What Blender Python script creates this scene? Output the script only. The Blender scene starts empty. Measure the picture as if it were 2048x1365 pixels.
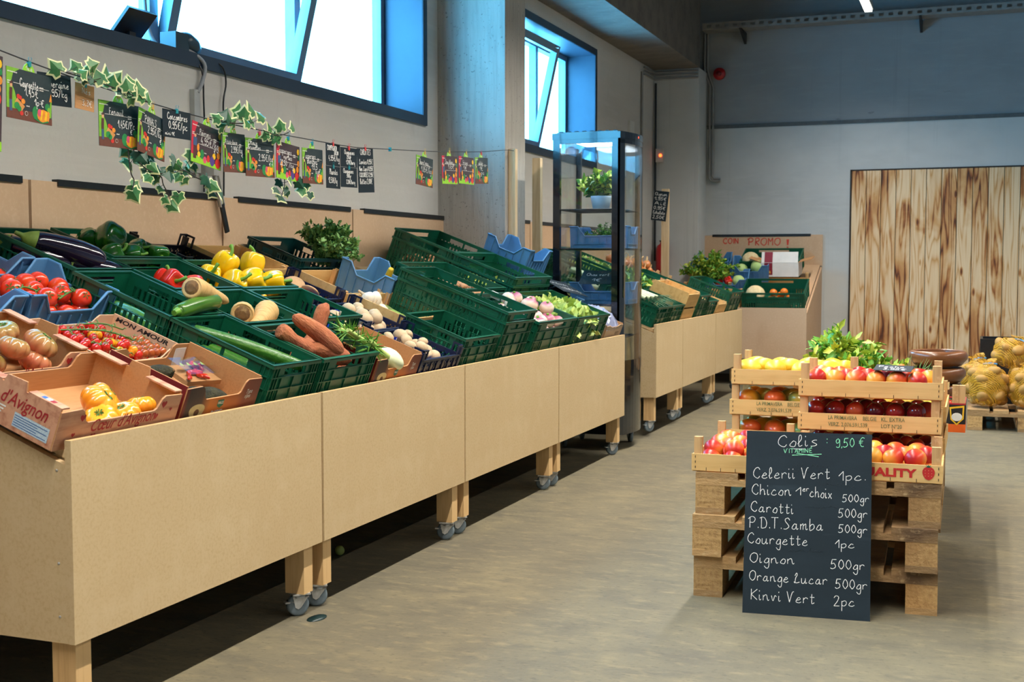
import bpy, math, random
from mathutils import Vector as V, Matrix
C = bpy.context.scene.collection
SC = bpy.context.scene
PI = math.pi
sin, cos = math.sin, math.cos
# ---------------- camera, world, lights, exposure
cam = bpy.data.cameras.new('camera')
co = bpy.data.objects.new('camera', cam); C.objects.link(co)
co.location = (0, 0, 1.14)
co.rotation_euler = (PI/2-0.06054, 0, 0.36361)
cam.sensor_width = 36; cam.lens = 43.07
cam.clip_start = .05
cam.dof.use_dof = True; cam.dof.focus_distance = 4.6; cam.dof.aperture_fstop = 8.0
SC.camera = co
SC.view_settings.view_transform = 'Standard'; SC.view_settings.look = 'None'
SC.view_settings.gamma = 1; SC.view_settings.use_curve_mapping = False
SC.view_settings.exposure = 0.25
wd = bpy.data.worlds.new('sky'); SC.world = wd; wd.use_nodes = True
bg = wd.node_tree.nodes['Background']; bg.inputs[0].default_value = (.13, .58, 1, 1); bg.inputs[1].default_value = 22
def area(name, loc, rot, sx, sy, power, col):
    l = bpy.data.lights.new(name, 'AREA'); l.shape = 'RECTANGLE'; l.size = sx; l.size_y = sy; l.energy = power; l.color = col; l.spread = math.radians(132)
    o = bpy.data.objects.new(name, l); C.objects.link(o); o.location = loc; o.rotation_euler = rot
    return o
WARM = (1, .93, .83)
area('led_line_light', (-1.0, 5.4, 3.455), (0, 0, 0), .06, 12.8, 330, WARM)
area('led_line_light', (2.4, 5.4, 3.455), (0, 0, 0), .06, 12.8, 230, WARM)  # added strip out of view, put in to light the right side
for (y0, y1) in ((1.5, 6.9), (8.0, 10.5)):   # sky portals in the two window openings
    p = area('window_portal', (-3.62, (y0+y1)/2, 2.53), (0, -PI/2, 0), 1.0, y1-y0, 1, (1, 1, 1))
    p.data.cycles.is_portal = True
# ---------------- materials
def lin(c):
    if max(c) > 1: c = [x/255 for x in c]
    return tuple(x/12.92 if x <= .04045 else ((x+.055)/1.055)**2.4 for x in c[:3])+(1,)
def M(name, col, rough=.5, metal=0, spec=.5, layers=(), bump=None, emit=None, alpha=None, trans=0, coat=0, sss=0):
    """layers: (noise scale, stretch xyz, colour, low, high[, detail]) mixed over the base colour; bump: (scale, stretch, strength)"""
    m = bpy.data.materials.new(name); m.use_nodes = True
    nt = m.node_tree; N = nt.nodes; L = nt.links
    b = N['Principled BSDF']; I = b.inputs
    I['Base Color'].default_value = lin(col); I['Roughness'].default_value = rough; I['Metallic'].default_value = metal
    I['Specular IOR Level'].default_value = spec; I['Coat Weight'].default_value = coat; I['Transmission Weight'].default_value = trans
    if sss: I['Subsurface Weight'].default_value = sss; I['Subsurface Radius'].default_value = (.02, .012, .006)
    tc = N.new('ShaderNodeTexCoord')
    def noise(sc, st, det=4):
        mp = N.new('ShaderNodeMapping'); mp.inputs['Scale'].default_value = st
        L.new(tc.outputs['Object'], mp.inputs[0])
        n = N.new('ShaderNodeTexNoise'); n.inputs['Scale'].default_value = sc; n.inputs['Detail'].default_value = det; n.inputs['Roughness'].default_value = .6
        L.new(mp.outputs[0], n.inputs['Vector'])
        return n
    cur = None
    for ly in layers:
        sc, st, c2, lo, hi = ly[:5]
        n = noise(sc, st, ly[5] if len(ly) > 5 else 4)
        r = N.new('ShaderNodeMapRange'); r.inputs[1].default_value = lo; r.inputs[2].default_value = hi
        L.new(n.outputs['Fac'], r.inputs[0])
        mx = N.new('ShaderNodeMix'); mx.data_type = 'RGBA'
        L.new(r.outputs[0], mx.inputs[0])
        if cur is None: mx.inputs[6].default_value = lin(col)
        else: L.new(cur, mx.inputs[6])
        mx.inputs[7].default_value = lin(c2); cur = mx.outputs[2]
    if cur is not None: L.new(cur, I['Base Color'])
    if bump:
        n = noise(bump[0], bump[1])
        bn = N.new('ShaderNodeBump'); bn.inputs['Strength'].default_value = bump[2]; bn.inputs['Distance'].default_value = .01
        L.new(n.outputs['Fac'], bn.inputs['Height']); L.new(bn.outputs[0], I['Normal'])
    if emit: I['Emission Color'].default_value = lin(emit[0]); I['Emission Strength'].default_value = emit[1]
    return m
def grad(m, axis, stops, sc=1.0, jit=.0, noise=8):
    """the thing's own two-tone colouring along one local axis"""
    nt = m.node_tree; N = nt.nodes; L = nt.links; b = N['Principled BSDF']
    tc = N.new('ShaderNodeTexCoord'); sp = N.new('ShaderNodeSeparateXYZ'); L.new(tc.outputs['Object'], sp.inputs[0])
    ns = N.new('ShaderNodeTexNoise'); ns.inputs['Scale'].default_value = noise; L.new(tc.outputs['Object'], ns.inputs[0])
    oi = N.new('ShaderNodeObjectInfo')
    ma = N.new('ShaderNodeMath'); ma.operation = 'MULTIPLY_ADD'; ma.inputs[1].default_value = sc; ma.inputs[2].default_value = .5-.5*jit
    L.new(sp.outputs[axis], ma.inputs[0])
    mb = N.new('ShaderNodeMath'); mb.operation = 'MULTIPLY_ADD'; mb.inputs[1].default_value = jit
    L.new(ns.outputs['Fac'], mb.inputs[0]); L.new(ma.outputs[0], mb.inputs[2])
    mc = N.new('ShaderNodeMath'); mc.operation = 'MULTIPLY_ADD'; mc.inputs[1].default_value = .5*jit; 
    L.new(oi.outputs['Random'], mc.inputs[0]); L.new(mb.outputs[0], mc.inputs[2])
    cr = N.new('ShaderNodeValToRGB'); e = cr.color_ramp.elements
    e[0].position = stops[0][0]; e[0].color = lin(stops[0][1]); e[1].position = stops[-1][0]; e[1].color = lin(stops[-1][1])
    for p, c in stops[1:-1]: x = e.new(p); x.color = lin(c)
    L.new(mc.outputs[0], cr.inputs[0]); L.new(cr.outputs[0], b.inputs['Base Color'])
    return m
def glassmat(name, tint=(1, 1, 1), refl=.10):
    m = bpy.data.materials.new(name); m.use_nodes = True; nt = m.node_tree; N = nt.nodes; L = nt.links
    N.remove(N['Principled BSDF'])
    t = N.new('ShaderNodeBsdfTransparent'); t.inputs[0].default_value = (*tint, 1)
    g = N.new('ShaderNodeBsdfGlossy'); g.inputs['Roughness'].default_value = .02
    f = N.new('ShaderNodeLayerWeight'); f.inputs[0].default_value = .5     # same from both sides of the pane
    pw = N.new('ShaderNodeMath'); pw.operation = 'POWER'; pw.inputs[1].default_value = 4; L.new(f.outputs['Facing'], pw.inputs[0])
    ma = N.new('ShaderNodeMath'); ma.operation = 'MULTIPLY_ADD'; ma.inputs[1].default_value = .8; ma.inputs[2].default_value = refl*.4; L.new(pw.outputs[0], ma.inputs[0])
    x = N.new('ShaderNodeMixShader'); L.new(ma.outputs[0], x.inputs[0]); L.new(t.outputs[0], x.inputs[1]); L.new(g.outputs[0], x.inputs[2])
    L.new(x.outputs[0], N['Material Output'].inputs[0])
    return m
S1 = (1, 1, 1)
concrete = M('concrete', (198, 194, 187), .85, layers=[(.8, (1, 1, 2), (186, 182, 176), .4, .75), (4, (1, .35, 5), (204, 200, 194), .5, .9), (3, (1, 2, .7), (178, 174, 168), .62, .85), (40, S1, (190, 186, 179), .55, .85), (9, (1, 1, .5), (140, 136, 131), .74, .80)], bump=(30, S1, .12))
concrete_pillar = M('board_marked_concrete', (172, 167, 158), .85, layers=[(5, (6, 6, .35), (146, 141, 134), .45, .8), (1.5, S1, (186, 181, 174), .45, .8), (60, S1, (100, 96, 90), .62, .75)], bump=(25, (3, 3, .4), .35))
concrete_back = M('grey_concrete_panels', (198, 200, 198), .85, layers=[(.9, (1, 1, 1.5), (174, 178, 178), .42, .75), (6, (.5, 1, 3), (196, 199, 198), .5, .9), (3, (5, 1, .15), (166, 170, 171), .6, .95), (7, (.6, 1, 2.4), (140, 143, 143), .74, .80)], bump=(30, S1, .12))
concrete_dark = M('dark_concrete', (112, 106, 98), .9, layers=[(3, (1, 2, 2), (86, 82, 77), .4, .8), (30, S1, (120, 115, 108), .55, .8)], bump=(20, S1, .3))
floor_m = M('worn_concrete_floor', (111, 104, 83), .6, spec=.35, layers=[(.8, S1, (96, 91, 77), .38, .68, 6), (2.6, (1, .8, 1), (121, 112, 87), .48, .75, 8), (9, (.5, 1.1, 1), (90, 85, 72), .46, .70, 10), (24, (.45, 1, 1), (129, 119, 92), .52, .74, 10), (70, (.5, 1, 1), (80, 75, 63), .56, .72, 6), (6, (.5, 1, 1), (72, 68, 59), .66, .74, 10), (7, (.4, 1, 1), (141, 130, 94), .70, .76, 10), (34, (.4, 1, 1), (58, 54, 45), .72, .76, 6)], bump=(60, S1, .15))
ceil_m = M('dark_ceiling', (26, 23, 22), .9)
mdf = M('raw_mdf_board', (200, 176, 136), .62, spec=.3, layers=[(2.0, S1, (194, 168, 127), .4, .75), (110, S1, (187, 160, 119), .46, .74, 3), (9, S1, (205, 182, 144), .5, .85), (26, (3, 3, 1), (188, 161, 122), .6, .8, 6)])
mdf_edge = M('cut_mdf_edge', (206, 172, 122), .7, layers=[(40, S1, (188, 152, 106), .45, .8)])
mdf_brown = M('brown_hardboard', (202, 170, 138), .6, spec=.3, layers=[(2.0, S1, (193, 161, 129), .4, .75), (60, (1, .2, 1), (208, 178, 146), .5, .8), (4, (1, 1, .3), (187, 155, 124), .6, .85)])
pine = M('planed_pine', (214, 176, 122), .6, layers=[(7, (9, 9, .5), (186, 142, 90), .45, .75), (2, S1, (224, 190, 140), .45, .8)])
pine_pale = M('pale_pine', (222, 196, 156), .65, layers=[(7, (9, 9, .5), (200, 168, 122), .45, .75), (3, S1, (208, 180, 140), .5, .8)])
steel = M('zinc_plated_steel', (206, 206, 204), .38, .6, layers=[(30, S1, (140, 140, 138), .4, .8)])
darkmetal = M('anodised_blue_grey_metal', (50, 66, 84), .42, .3, layers=[(3, S1, (42, 57, 74), .4, .8)])
blackp = M('black_plastic', (22, 24, 27), .35, layers=[(30, S1, (32, 34, 38), .4, .8)])
rubber = M('grey_rubber', (112, 126, 134), .6, layers=[(30, S1, (96, 108, 116), .4, .8)])
# ---------------- mesh helpers
class MB:
    def __init__(s): s.v = []; s.f = []; s.m = []; s.sm = []; s.mt = Matrix.Identity(4); s.mi = 0; s.smooth = False
    def add(s, vs, fs, mi=None, smooth=None):
        o = len(s.v); s.v += [tuple(s.mt @ V(p)) for p in vs]
        s.f += [tuple(i+o for i in f) for f in fs]
        s.m += [s.mi if mi is None else mi]*len(fs); s.sm += [s.smooth if smooth is None else smooth]*len(fs)
        return s
    def box(s, x0, y0, z0, x1, y1, z1, mi=None):
        vs = [(x, y, z) for z in (z0, z1) for y in (y0, y1) for x in (x0, x1)]
        return s.add(vs, [(0, 2, 3, 1), (4, 5, 7, 6), (0, 1, 5, 4), (2, 6, 7, 3), (0, 4, 6, 2), (1, 3, 7, 5)], mi, False)
    def prism(s, poly, fn, t0, t1, mi=None, smooth=False):
        """closed 2-D outline extruded: fn(u, v, t) -> point"""
        n = len(poly)
        vs = [fn(u, v, t0) for u, v in poly]+[fn(u, v, t1) for u, v in poly]
        fs = [tuple(range(n))[::-1], tuple(range(n, 2*n))]
        s.add(vs, fs, mi, False)
        return s.add(vs, [(i, (i+1) % n, n+(i+1) % n, n+i) for i in range(n)], mi, smooth)
    def cells(s, us, vs, solid, fn, t, mi=None):
        """a plate of rectangular cells (holes where solid() is false): fn(u, v, depth) -> point"""
        nu, nv = len(us)-1, len(vs)-1
        S = lambda i, j: 0 <= i < nu and 0 <= j < nv and solid(i, j)
        P = []; F = []
        def q(*a): o = len(P); P.extend(a); F.append((o, o+1, o+2, o+3))
        for i in range(nu):
            for j in range(nv):
                if not S(i, j): continue
                a, b, c, d = us[i], us[i+1], vs[j], vs[j+1]
                q(fn(a, c, 0), fn(a, d, 0), fn(b, d, 0), fn(b, c, 0)); q(fn(a, c, t), fn(b, c, t), fn(b, d, t), fn(a, d, t))
                if not S(i-1, j): q(fn(a, c, 0), fn(a, c, t), fn(a, d, t), fn(a, d, 0))
                if not S(i+1, j): q(fn(b, c, 0), fn(b, d, 0), fn(b, d, t), fn(b, c, t))
                if not S(i, j-1): q(fn(a, c, 0), fn(b, c, 0), fn(b, c, t), fn(a, c, t))
                if not S(i, j+1): q(fn(a, d, 0), fn(a, d, t), fn(b, d, t), fn(b, d, 0))
        return s.add(P, F, mi, False)
    def tube(s, path, rad, n=8, mi=None, caps=True, flat=1.0, smooth=True):
        path = [V(p) for p in path]; k = len(path)
        r = rad if isinstance(rad, (list, tuple)) else [rad]*k
        up = V((0, 0, 1)); vs = []; X = None
        for i in range(k):
            t = (path[min(i+1, k-1)]-path[max(i-1, 0)]).normalized()
            if X is None:
                X = t.cross(up)
                if X.length < .1: X = t.cross(V((1, 0, 0)))
            X = (X-t*X.dot(t)).normalized(); Y = t.cross(X)
            vs += [path[i]+X*cos(2*PI*j/n)*r[i]+Y*sin(2*PI*j/n)*r[i]*flat for j in range(n)]
        fs = [(i*n+j, i*n+(j+1) % n, (i+1)*n+(j+1) % n, (i+1)*n+j) for i in range(k-1) for j in range(n)]
        s.add(vs, fs, mi, smooth)
        if caps: s.add(vs[:n], [tuple(range(n))[::-1]], mi, False); s.add(vs[-n:], [tuple(range(n))], mi, False)
        return s
    def lathe(s, prof, n=16, mi=None, smooth=True, fn=None):
        """profile (r, z) spun round z; fn(angle, r, z) -> (r, z) may shape it"""
        k = len(prof); vs = []
        for r, z in prof:
            for j in range(n):
                a = 2*PI*j/n; rr, zz = fn(a, r, z) if fn else (r, z)
                vs.append((rr*cos(a), rr*sin(a), zz))
        fs = [(i*n+j, i*n+(j+1) % n, (i+1)*n+(j+1) % n, (i+1)*n+j) for i in range(k-1) for j in range(n)]
        return s.add(vs, fs, mi, smooth)
    def build(s, name, mats, parent=None, loc=None):
        me = bpy.data.meshes.new(name); me.from_pydata(s.v, [], s.f)
        if not isinstance(mats, (list, tuple)): mats = [mats]
        for m in mats: me.materials.append(m)
        me.polygons.foreach_set('material_index', s.m); me.polygons.foreach_set('use_smooth', s.sm); me.update()
        return link(name, me, parent, loc)
def link(name, me, parent=None, loc=None):
    o = bpy.data.objects.new(name, me); C.objects.link(o)
    if parent: o.parent = parent
    if loc is not None: o.location = loc
    return o
def tag(o, label, cat, group=None, kind=None):
    if label: o['label'] = label
    if cat: o['category'] = cat
    if group: o['group'] = group
    if kind: o['kind'] = kind
    return o
def thing(name, label, cat, mat=None, group=None):
    o = bpy.data.objects.new(name, None); C.objects.link(o); o.empty_display_size = .05
    if mat is not None: o.matrix_world = mat if isinstance(mat, Matrix) else Matrix.Translation(mat)
    return tag(o, label, cat, group)
def copy_tree(o, parent=None):
    c = o.copy(); C.objects.link(c); c.parent = parent
    for ch in [x for x in KIDS.get(o.name, ())]: copy_tree(ch, c)
    return c
KIDS = {}
def proto(o):      # remembers a thing's parts so that copy_tree need not search the scene
    for ch in bpy.data.objects:
        if ch.parent is not None and (ch.parent == o or ch.parent.parent == o): KIDS.setdefault(ch.parent.name, []).append(ch)
    return o
class Proto:       # one thing that is placed many times, the first time itself, afterwards as copies sharing mesh data
    def __init__(s, o): s.o = proto(o); s.n = 0
    def put(s, mat, label, group=None, scale=None):
        c = s.o if s.n == 0 else copy_tree(s.o); s.n += 1
        if not isinstance(mat, Matrix): mat = Matrix.Translation(mat)
        if scale is not None: mat = mat @ Matrix.Diagonal((*((scale,)*3 if isinstance(scale, (int, float)) else scale), 1))
        c.matrix_world = mat; c['label'] = label
        if group: c['group'] = group
        elif 'group' in c: del c['group']
        return c
def rot(x=0, y=0, z=0): return Matrix.Rotation(z, 4, 'Z') @ Matrix.Rotation(y, 4, 'Y') @ Matrix.Rotation(x, 4, 'X')
def at(p, x=0, y=0, z=0): return Matrix.Translation(p) @ rot(x, y, z)
def cr(pts, n=6):
    """Catmull-Rom through points"""
    P = [V(p) for p in pts]; P = [P[0]*2-P[1]]+P+[P[-1]*2-P[-2]]; out = []
    for i in range(1, len(P)-2):
        for k in range(n):
            t = k/n; a, b, c, d = P[i-1:i+3]
            out.append(.5*((2*b)+(c-a)*t+(2*a-5*b+4*c-d)*t*t+(3*b-a-3*c+d)*t**3))
    return out+[P[-2]]
# ---------------- the setting
def struct(name, mb, m, parent=None):
    o = mb.build(name, m, parent)
    if parent is None: o['kind'] = 'structure'
    return o
struct('floor', MB().box(-4, -3, -.1, 5.2, 13.4, 0), floor_m)
struct('ceiling', MB().box(-3.7, -3, 4.7, 5.2, 13.4, 4.8), ceil_m)
ys = [-3, 1.5, 6.9, 8.0, 10.5, 13.3]; zs = [0, 2.065, 3.01, 4.7]
struct('wall_left', MB().cells(ys, zs, lambda i, j: not (j == 1 and i in (1, 3)), lambda u, v, t: (-3.22-t, u, v), .33), concrete)
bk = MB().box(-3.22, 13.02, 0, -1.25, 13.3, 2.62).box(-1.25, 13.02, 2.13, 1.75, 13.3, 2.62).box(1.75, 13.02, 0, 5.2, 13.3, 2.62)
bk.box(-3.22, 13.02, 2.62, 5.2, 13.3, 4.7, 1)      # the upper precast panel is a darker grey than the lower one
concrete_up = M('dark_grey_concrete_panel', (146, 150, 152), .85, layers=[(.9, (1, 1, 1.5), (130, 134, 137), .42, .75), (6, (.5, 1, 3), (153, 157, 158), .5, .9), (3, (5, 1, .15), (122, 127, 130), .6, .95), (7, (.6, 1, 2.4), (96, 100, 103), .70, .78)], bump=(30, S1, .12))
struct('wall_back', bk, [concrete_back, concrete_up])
struct('trim_2', MB().box(-2.73, 12.0, 3.86, 5.0, 12.14, 4.06), M('rust_red_steel_beam', (92, 44, 34), .6, layers=[(9, S1, (74, 36, 28), .4, .8)]))
struct('trim_1', MB().box(-2.73, 13.0, 2.622, 5.2, 13.02, 2.638).box(-2.73, 13.004, 2.60, 5.2, 13.02, 2.622), M('grey_joint_sealant', (84, 90, 92), .7, layers=[(20, S1, (100, 104, 104), .4, .8)]))
struct('wall_right', MB().box(5.0, -3, 0, 5.2, 13.02, 4.7), concrete_back)
struct('wall_front', MB().box(-3.22, -3.2, 0, 5.2, -3, 4.7), concrete_back)
struct('pillar', MB().box(-3.22, 7.14, 0, -2.764, 7.5, 3.19), concrete_pillar)
struct('pillar_corner', MB().box(-3.22, 12.626, 0, -2.74, 13.02, 3.19), concrete_back)
struct('ceiling_beam', MB().box(-3.22, -3, 3.19, -2.735, 12.62, 4.7), concrete_dark)
# window linings, sashes and glass
sash_m = M('pale_blue_grey_window_profile', (120, 146, 164), .4, .2, layers=[(4, S1, (104, 130, 150), .4, .8)])
glass = glassmat('window_glass', (.97, .99, 1))
def ring(mb, us, vs, fn, t, mi=None):
    mb.cells([us[0], us[1], us[2], us[3]], [vs[0], vs[1], vs[2], vs[3]], lambda i, j: not (i == 1 and j == 1), fn, t, mi)
def window(k, y0, y1, panes):
    z0, z1 = 2.065, 3.01
    lin_ = MB()
    ring(lin_, (y0-.055, y0+.004, y1-.004, y1+.055), (z0-.055, z0+.004, z1-.004, z1+.055), lambda u, v, t: (-3.205-t, u, v), .014)   # face band
    ring(lin_, (y0, y0+.006, y1-.006, y1), (z0, z0+.006, z1-.006, z1), lambda u, v, t: (-3.21-t, u, v), .34)                          # reveal lining
    w = struct('window_%d' % k, lin_, darkmetal)
    ring2 = MB(); f = lambda u, v, t: (-3.47-t, u, v)
    ring(ring2, (y0+.006, y0+.05, y1-.05, y1-.006), (z0+.006, z0+.05, z1-.05, z1-.006), f, .06)
    for (a, b, tilt) in panes[:-1]: ring2.cells([b-.03, b+.03], [z0+.05, z1-.05], lambda i, j: True, f, .06)
    struct('frame', ring2, sash_m, w)
    for a, b, tilt in panes:
        a2, b2, c, d = a+.03, b-.03, z0+.045, z1-.045
        if tilt:      # bottom hung sash leaning into the room
            h = d-c; R = lambda u, v, t, T=tilt: (-3.44+(v-c)*sin(T)-t*cos(T), u, c+(v-c)*cos(T)+t*sin(T))
            m = MB(); ring(m, (a2, a2+.06, b2-.06, b2), (c, c+.06, d-.06, d), R, .055)
            s = struct('sash', m, sash_m, w)
            struct('pane', MB().cells([a2+.055, b2-.055], [c+.055, d-.055], lambda i, j: True, lambda u, v, t: R(u, v, t+.02), .012), glass, s)
            st = MB().tube([(-3.40+(d-c)*sin(tilt)*.95, b2-.12, d-.05), (-3.46, b2-.12, z1-.03)], .008, 6); struct('stay', st, steel, w)
        else:
            struct('pane', MB().cells([a2, b2], [c, d], lambda i, j: True, lambda u, v, t: (-3.49-t, u, v), .012), glass, w)
window(1, 1.5, 6.9, [(1.5, 3.1, 0), (3.1, 4.62, 0), (4.62, 5.86, .24), (5.86, 6.9, 0)])
window(2, 8.0, 10.5, [(8.0, 9.70, .22), (9.70, 10.5, 0)])
# plank door on the back wall
dm = M('scorched_pine_planks', (206, 168, 118), .6)
def planks(m, x0, w):      # flame-darkened softwood: cathedral grain, knots and char that change from plank to plank
    nt = m.node_tree; N = nt.nodes; L = nt.links; b = N['Principled BSDF']
    def mth(op, a, b_=None, c=None):
        n = N.new('ShaderNodeMath'); n.operation = op
        for k, v in enumerate((a, b_, c)):
            if v is None: continue
            if isinstance(v, (int, float)): n.inputs[k].default_value = v
            else: L.new(v, n.inputs[k])
        return n.outputs[0]
    tc = N.new('ShaderNodeTexCoord'); sp = N.new('ShaderNodeSeparateXYZ'); L.new(tc.outputs['Object'], sp.inputs[0])
    ps = mth('DIVIDE', mth('SUBTRACT', sp.outputs[0], x0), w); idx = mth('FLOOR', ps)
    wn = N.new('ShaderNodeTexWhiteNoise'); wn.noise_dimensions = '1D'; L.new(idx, wn.inputs['W']); rnd = wn.outputs['Value']
    off = mth('MULTIPLY', rnd, 13.0)
    def vec(sx, sz):
        c = N.new('ShaderNodeCombineXYZ'); L.new(mth('MULTIPLY', sp.outputs[0], sx), c.inputs[0]); L.new(mth('MULTIPLY_ADD', sp.outputs[2], sz, off), c.inputs[2]); L.new(off, c.inputs[1]); return c.outputs[0]
    def noise(v, sc, det=4, dist=0):
        n = N.new('ShaderNodeTexNoise'); n.inputs['Scale'].default_value = sc; n.inputs['Detail'].default_value = det; n.inputs['Distortion'].default_value = dist; L.new(v, n.inputs['Vector']); return n.outputs['Fac']
    big = noise(vec(7, .55), 1.0, 2)
    rings = mth('FRACT', mth('MULTIPLY', big, 11.0)); tri = mth('ABSOLUTE', mth('MULTIPLY_ADD', rings, 2, -1)); grain = mth('POWER', tri, 3)
    fine = noise(vec(40, 1.2), 2.0, 4); char = noise(vec(2.4, .9), 1.6, 5, .6)
    cm_ = N.new('ShaderNodeMapRange'); cm_.inputs[1].default_value = .46; cm_.inputs[2].default_value = .70; L.new(char, cm_.inputs[0])
    vo = N.new('ShaderNodeTexVoronoi'); vo.inputs['Scale'].default_value = 1.0; L.new(vec(6.9, 2.1), vo.inputs['Vector'])
    kn = N.new('ShaderNodeMapRange'); kn.inputs[1].default_value = .13; kn.inputs[2].default_value = .05; L.new(vo.outputs['Distance'], kn.inputs[0])
    dark = mth('ADD', mth('MULTIPLY', grain, mth('MULTIPLY_ADD', cm_.outputs[0], .55, .28)), mth('MULTIPLY', cm_.outputs[0], .42))
    dark = mth('MAXIMUM', mth('ADD', dark, mth('MULTIPLY_ADD', fine, .22, -.10)), mth('MULTIPLY', kn.outputs[0], .8))
    r = N.new('ShaderNodeValToRGB'); e = r.color_ramp.elements
    e[0].position = 0; e[0].color = lin((232, 204, 164)); e[1].position = 1; e[1].color = lin((66, 34, 18))
    for p, c in ((.26, (206, 156, 98)), (.50, (164, 100, 50)), (.74, (104, 56, 28))): q = e.new(p); q.color = lin(c)
    L.new(dark, r.inputs[0]); L.new(r.outputs[0], b.inputs['Base Color'])
planks(dm, -1.235, .145)
d = MB(); x = -1.235; random.seed(4)
while x < 1.7:
    w_ = .145; d.box(x+.003, 13.0+random.random()*.004, .02, x+w_-.003, 13.05, 2.115); x += w_
dd = struct('door_1', d, dm)
struct('frame', MB().box(-1.25, 13.0, 0, -1.235, 13.06, 2.13).box(-1.25, 13.0, 2.115, 1.75, 13.06, 2.13).box(-1.25, 13.055, 0, 1.75, 13.07, 2.12), M('dark_door_gap', (44, 36, 30), .8, layers=[(9, S1, (60, 48, 40), .4, .8)]), dd)
# LED line luminaires (the area lights at the top of the file hang just below them); the right one is added, out of view
led = M('led_diffuser', (255, 250, 240), .4, emit=((255, 246, 230), 4.0), layers=[(3, S1, (250, 246, 238), .4, .8)])
alu = M('white_aluminium_profile', (188, 188, 184), .4, .4, layers=[(9, S1, (170, 170, 168), .4, .8)])
for x, lab in ((-1.0, 'long LED strip luminaire hanging over the vegetable aisle'), (2.4, 'added unseen LED strip luminaire that lights the right half of the hall')):
    t = thing('led_luminaire', lab, 'ceiling light', (x, 5.4, 3.5))
    MB().box(-.04, -6.45, 0, .04, 6.45, .06).build('housing', alu, t)
    MB().box(-.032, -6.44, -.02, .032, 6.44, 0).build('diffuser', led, t)
    for yy in (-5.5, -1.8, 1.8, 5.5): MB().tube([(0, yy, .06), (0, yy, 1.2)], .004, 6).build('hanger', steel, t)
# cable tray, pipes, bell along the back corner
pg = M('galvanised_conduit', (150, 148, 144), .5, .3, layers=[(12, S1, (128, 126, 122), .4, .8)])
ctm = MB(); f = lambda u, v, t: (u, 12.72-t, v)
us = [-2.73+i*.045 for i in range(170)]
ctm.cells(us, [3.585, 3.605, 3.635, 3.655], lambda i, j: j != 1 or i % 2 == 0, f, .003)
ctm.box(-2.73, 12.72, 3.585, us[-1], 12.92, 3.589); TRAYZ = 0
t = tag(ctm.build('cable_tray', pg), 'long perforated steel cable tray running high along the back wall', 'cable tray')
for xx in (-2.35, -.6, 1.2):
    MB().prism([(12.70, 3.583), (13.018, 3.583), (13.018, 3.47)], lambda u, v, q: (xx+q, u, v), 0, .025).build('bracket', M('dark_steel_bracket', (48, 46, 46), .6, .3, layers=[(9, S1, (60, 58, 56), .4, .8)]), t)
ps = [[(-2.76, 12.99, 3.6), (-2.76, 12.99, 3.2), (-2.735, 12.99, 3.13), (-2.70, 12.985, 3.05), (-2.70, 12.985, 2.09), (-2.68, 12.985, 2.05), (-2.58, 12.985, 2.045)]]
ps += [[(-2.73, 12.99, 3.6), (-2.73, 12.99, 3.22), (-2.69, 12.99, 3.1), (-2.665, 12.985, 3.02), (-2.665, 12.985, 2.1), (-2.65, 12.985, 2.075), (-2.58, 12.985, 2.07)]]
for p in ps: tag(MB().tube(p, .012, 8).build('conduit_pipe', pg), 'grey steel conduit dropping down the back wall beside the corner pillar, elbow at its foot', 'pipe', 'twin conduits in the back corner')
for k, (dz, r, w) in enumerate(((0, .010, 'topmost'), (.035, .010, 'middle'), (.07, .010, 'lowest'))):
    tag(MB().tube([(-3.21+.0*k, 12.2, 3.16-dz), (-3.20, 12.60, 3.16-dz), (-2.745, 12.605, 3.16-dz)], r, 6).build('conduit_pipe', pg), w+' of three thin horizontal pipes across the corner pillar below the beam', 'pipe')
tag(MB().tube([(-3.205, 12.1, 3.1), (-3.205, 12.1, 1.3)], .012, 6).build('conduit_pipe', pg), 'grey pipe dropping down the left wall near the corner pillar', 'pipe')
tag(MB().tube([(-3.19, 12.6, 3.05), (-3.19, 12.6, 1.2)], .012, 6).build('conduit_pipe', blackp), 'thin black cable pipe running down the edge of the corner pillar', 'pipe')
red = M('red_enamel', (178, 24, 28), .35, layers=[(9, S1, (150, 18, 24), .4, .8)])
t = thing('alarm_bell', 'round red fire alarm sounder on the back wall near the beam', 'fire alarm', at((-2.60, 13.0, 3.17), PI/2))
MB().lathe([(0, 0), (.06, 0), (.066, .02), (.06, .05), (0, .05)], 20).build('base', red, t)
MB().lathe([(0, .05), (.028, .05), (.026, .075), (0, .08)], 16).build('sounder', M('dark_red_enamel', (120, 12, 16), .4, layers=[(9, S1, (100, 12, 16), .4, .8)]), t)
wh = M('white_plastic', (206, 204, 198), .4, layers=[(9, S1, (194, 192, 186), .4, .8)])
t = thing('alarm_box', 'small white wall box with a glowing red lamp on the corner pillar', 'alarm box', (-3.14, 12.6, 2.30))
MB().box(-.04, -.025, -.07, .04, .02, .07).build('body', wh, t)
MB().lathe([(0, .01), (.012, .006), (.016, 0), (.016, -.02)], 12).build('lamp', M('red_indicator', (255, 90, 40), .4, emit=((255, 80, 30), 6), layers=[(9, S1, (250, 80, 30), .4, .8)]), t).matrix_local = at((.01, -.028, 0), PI/2)
tag(MB().box(-3.22, 11.62, 2.40, -3.195, 11.78, 2.56).build('junction_box', wh), 'square white junction box high on the left wall beyond the far window', 'junction box')

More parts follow.
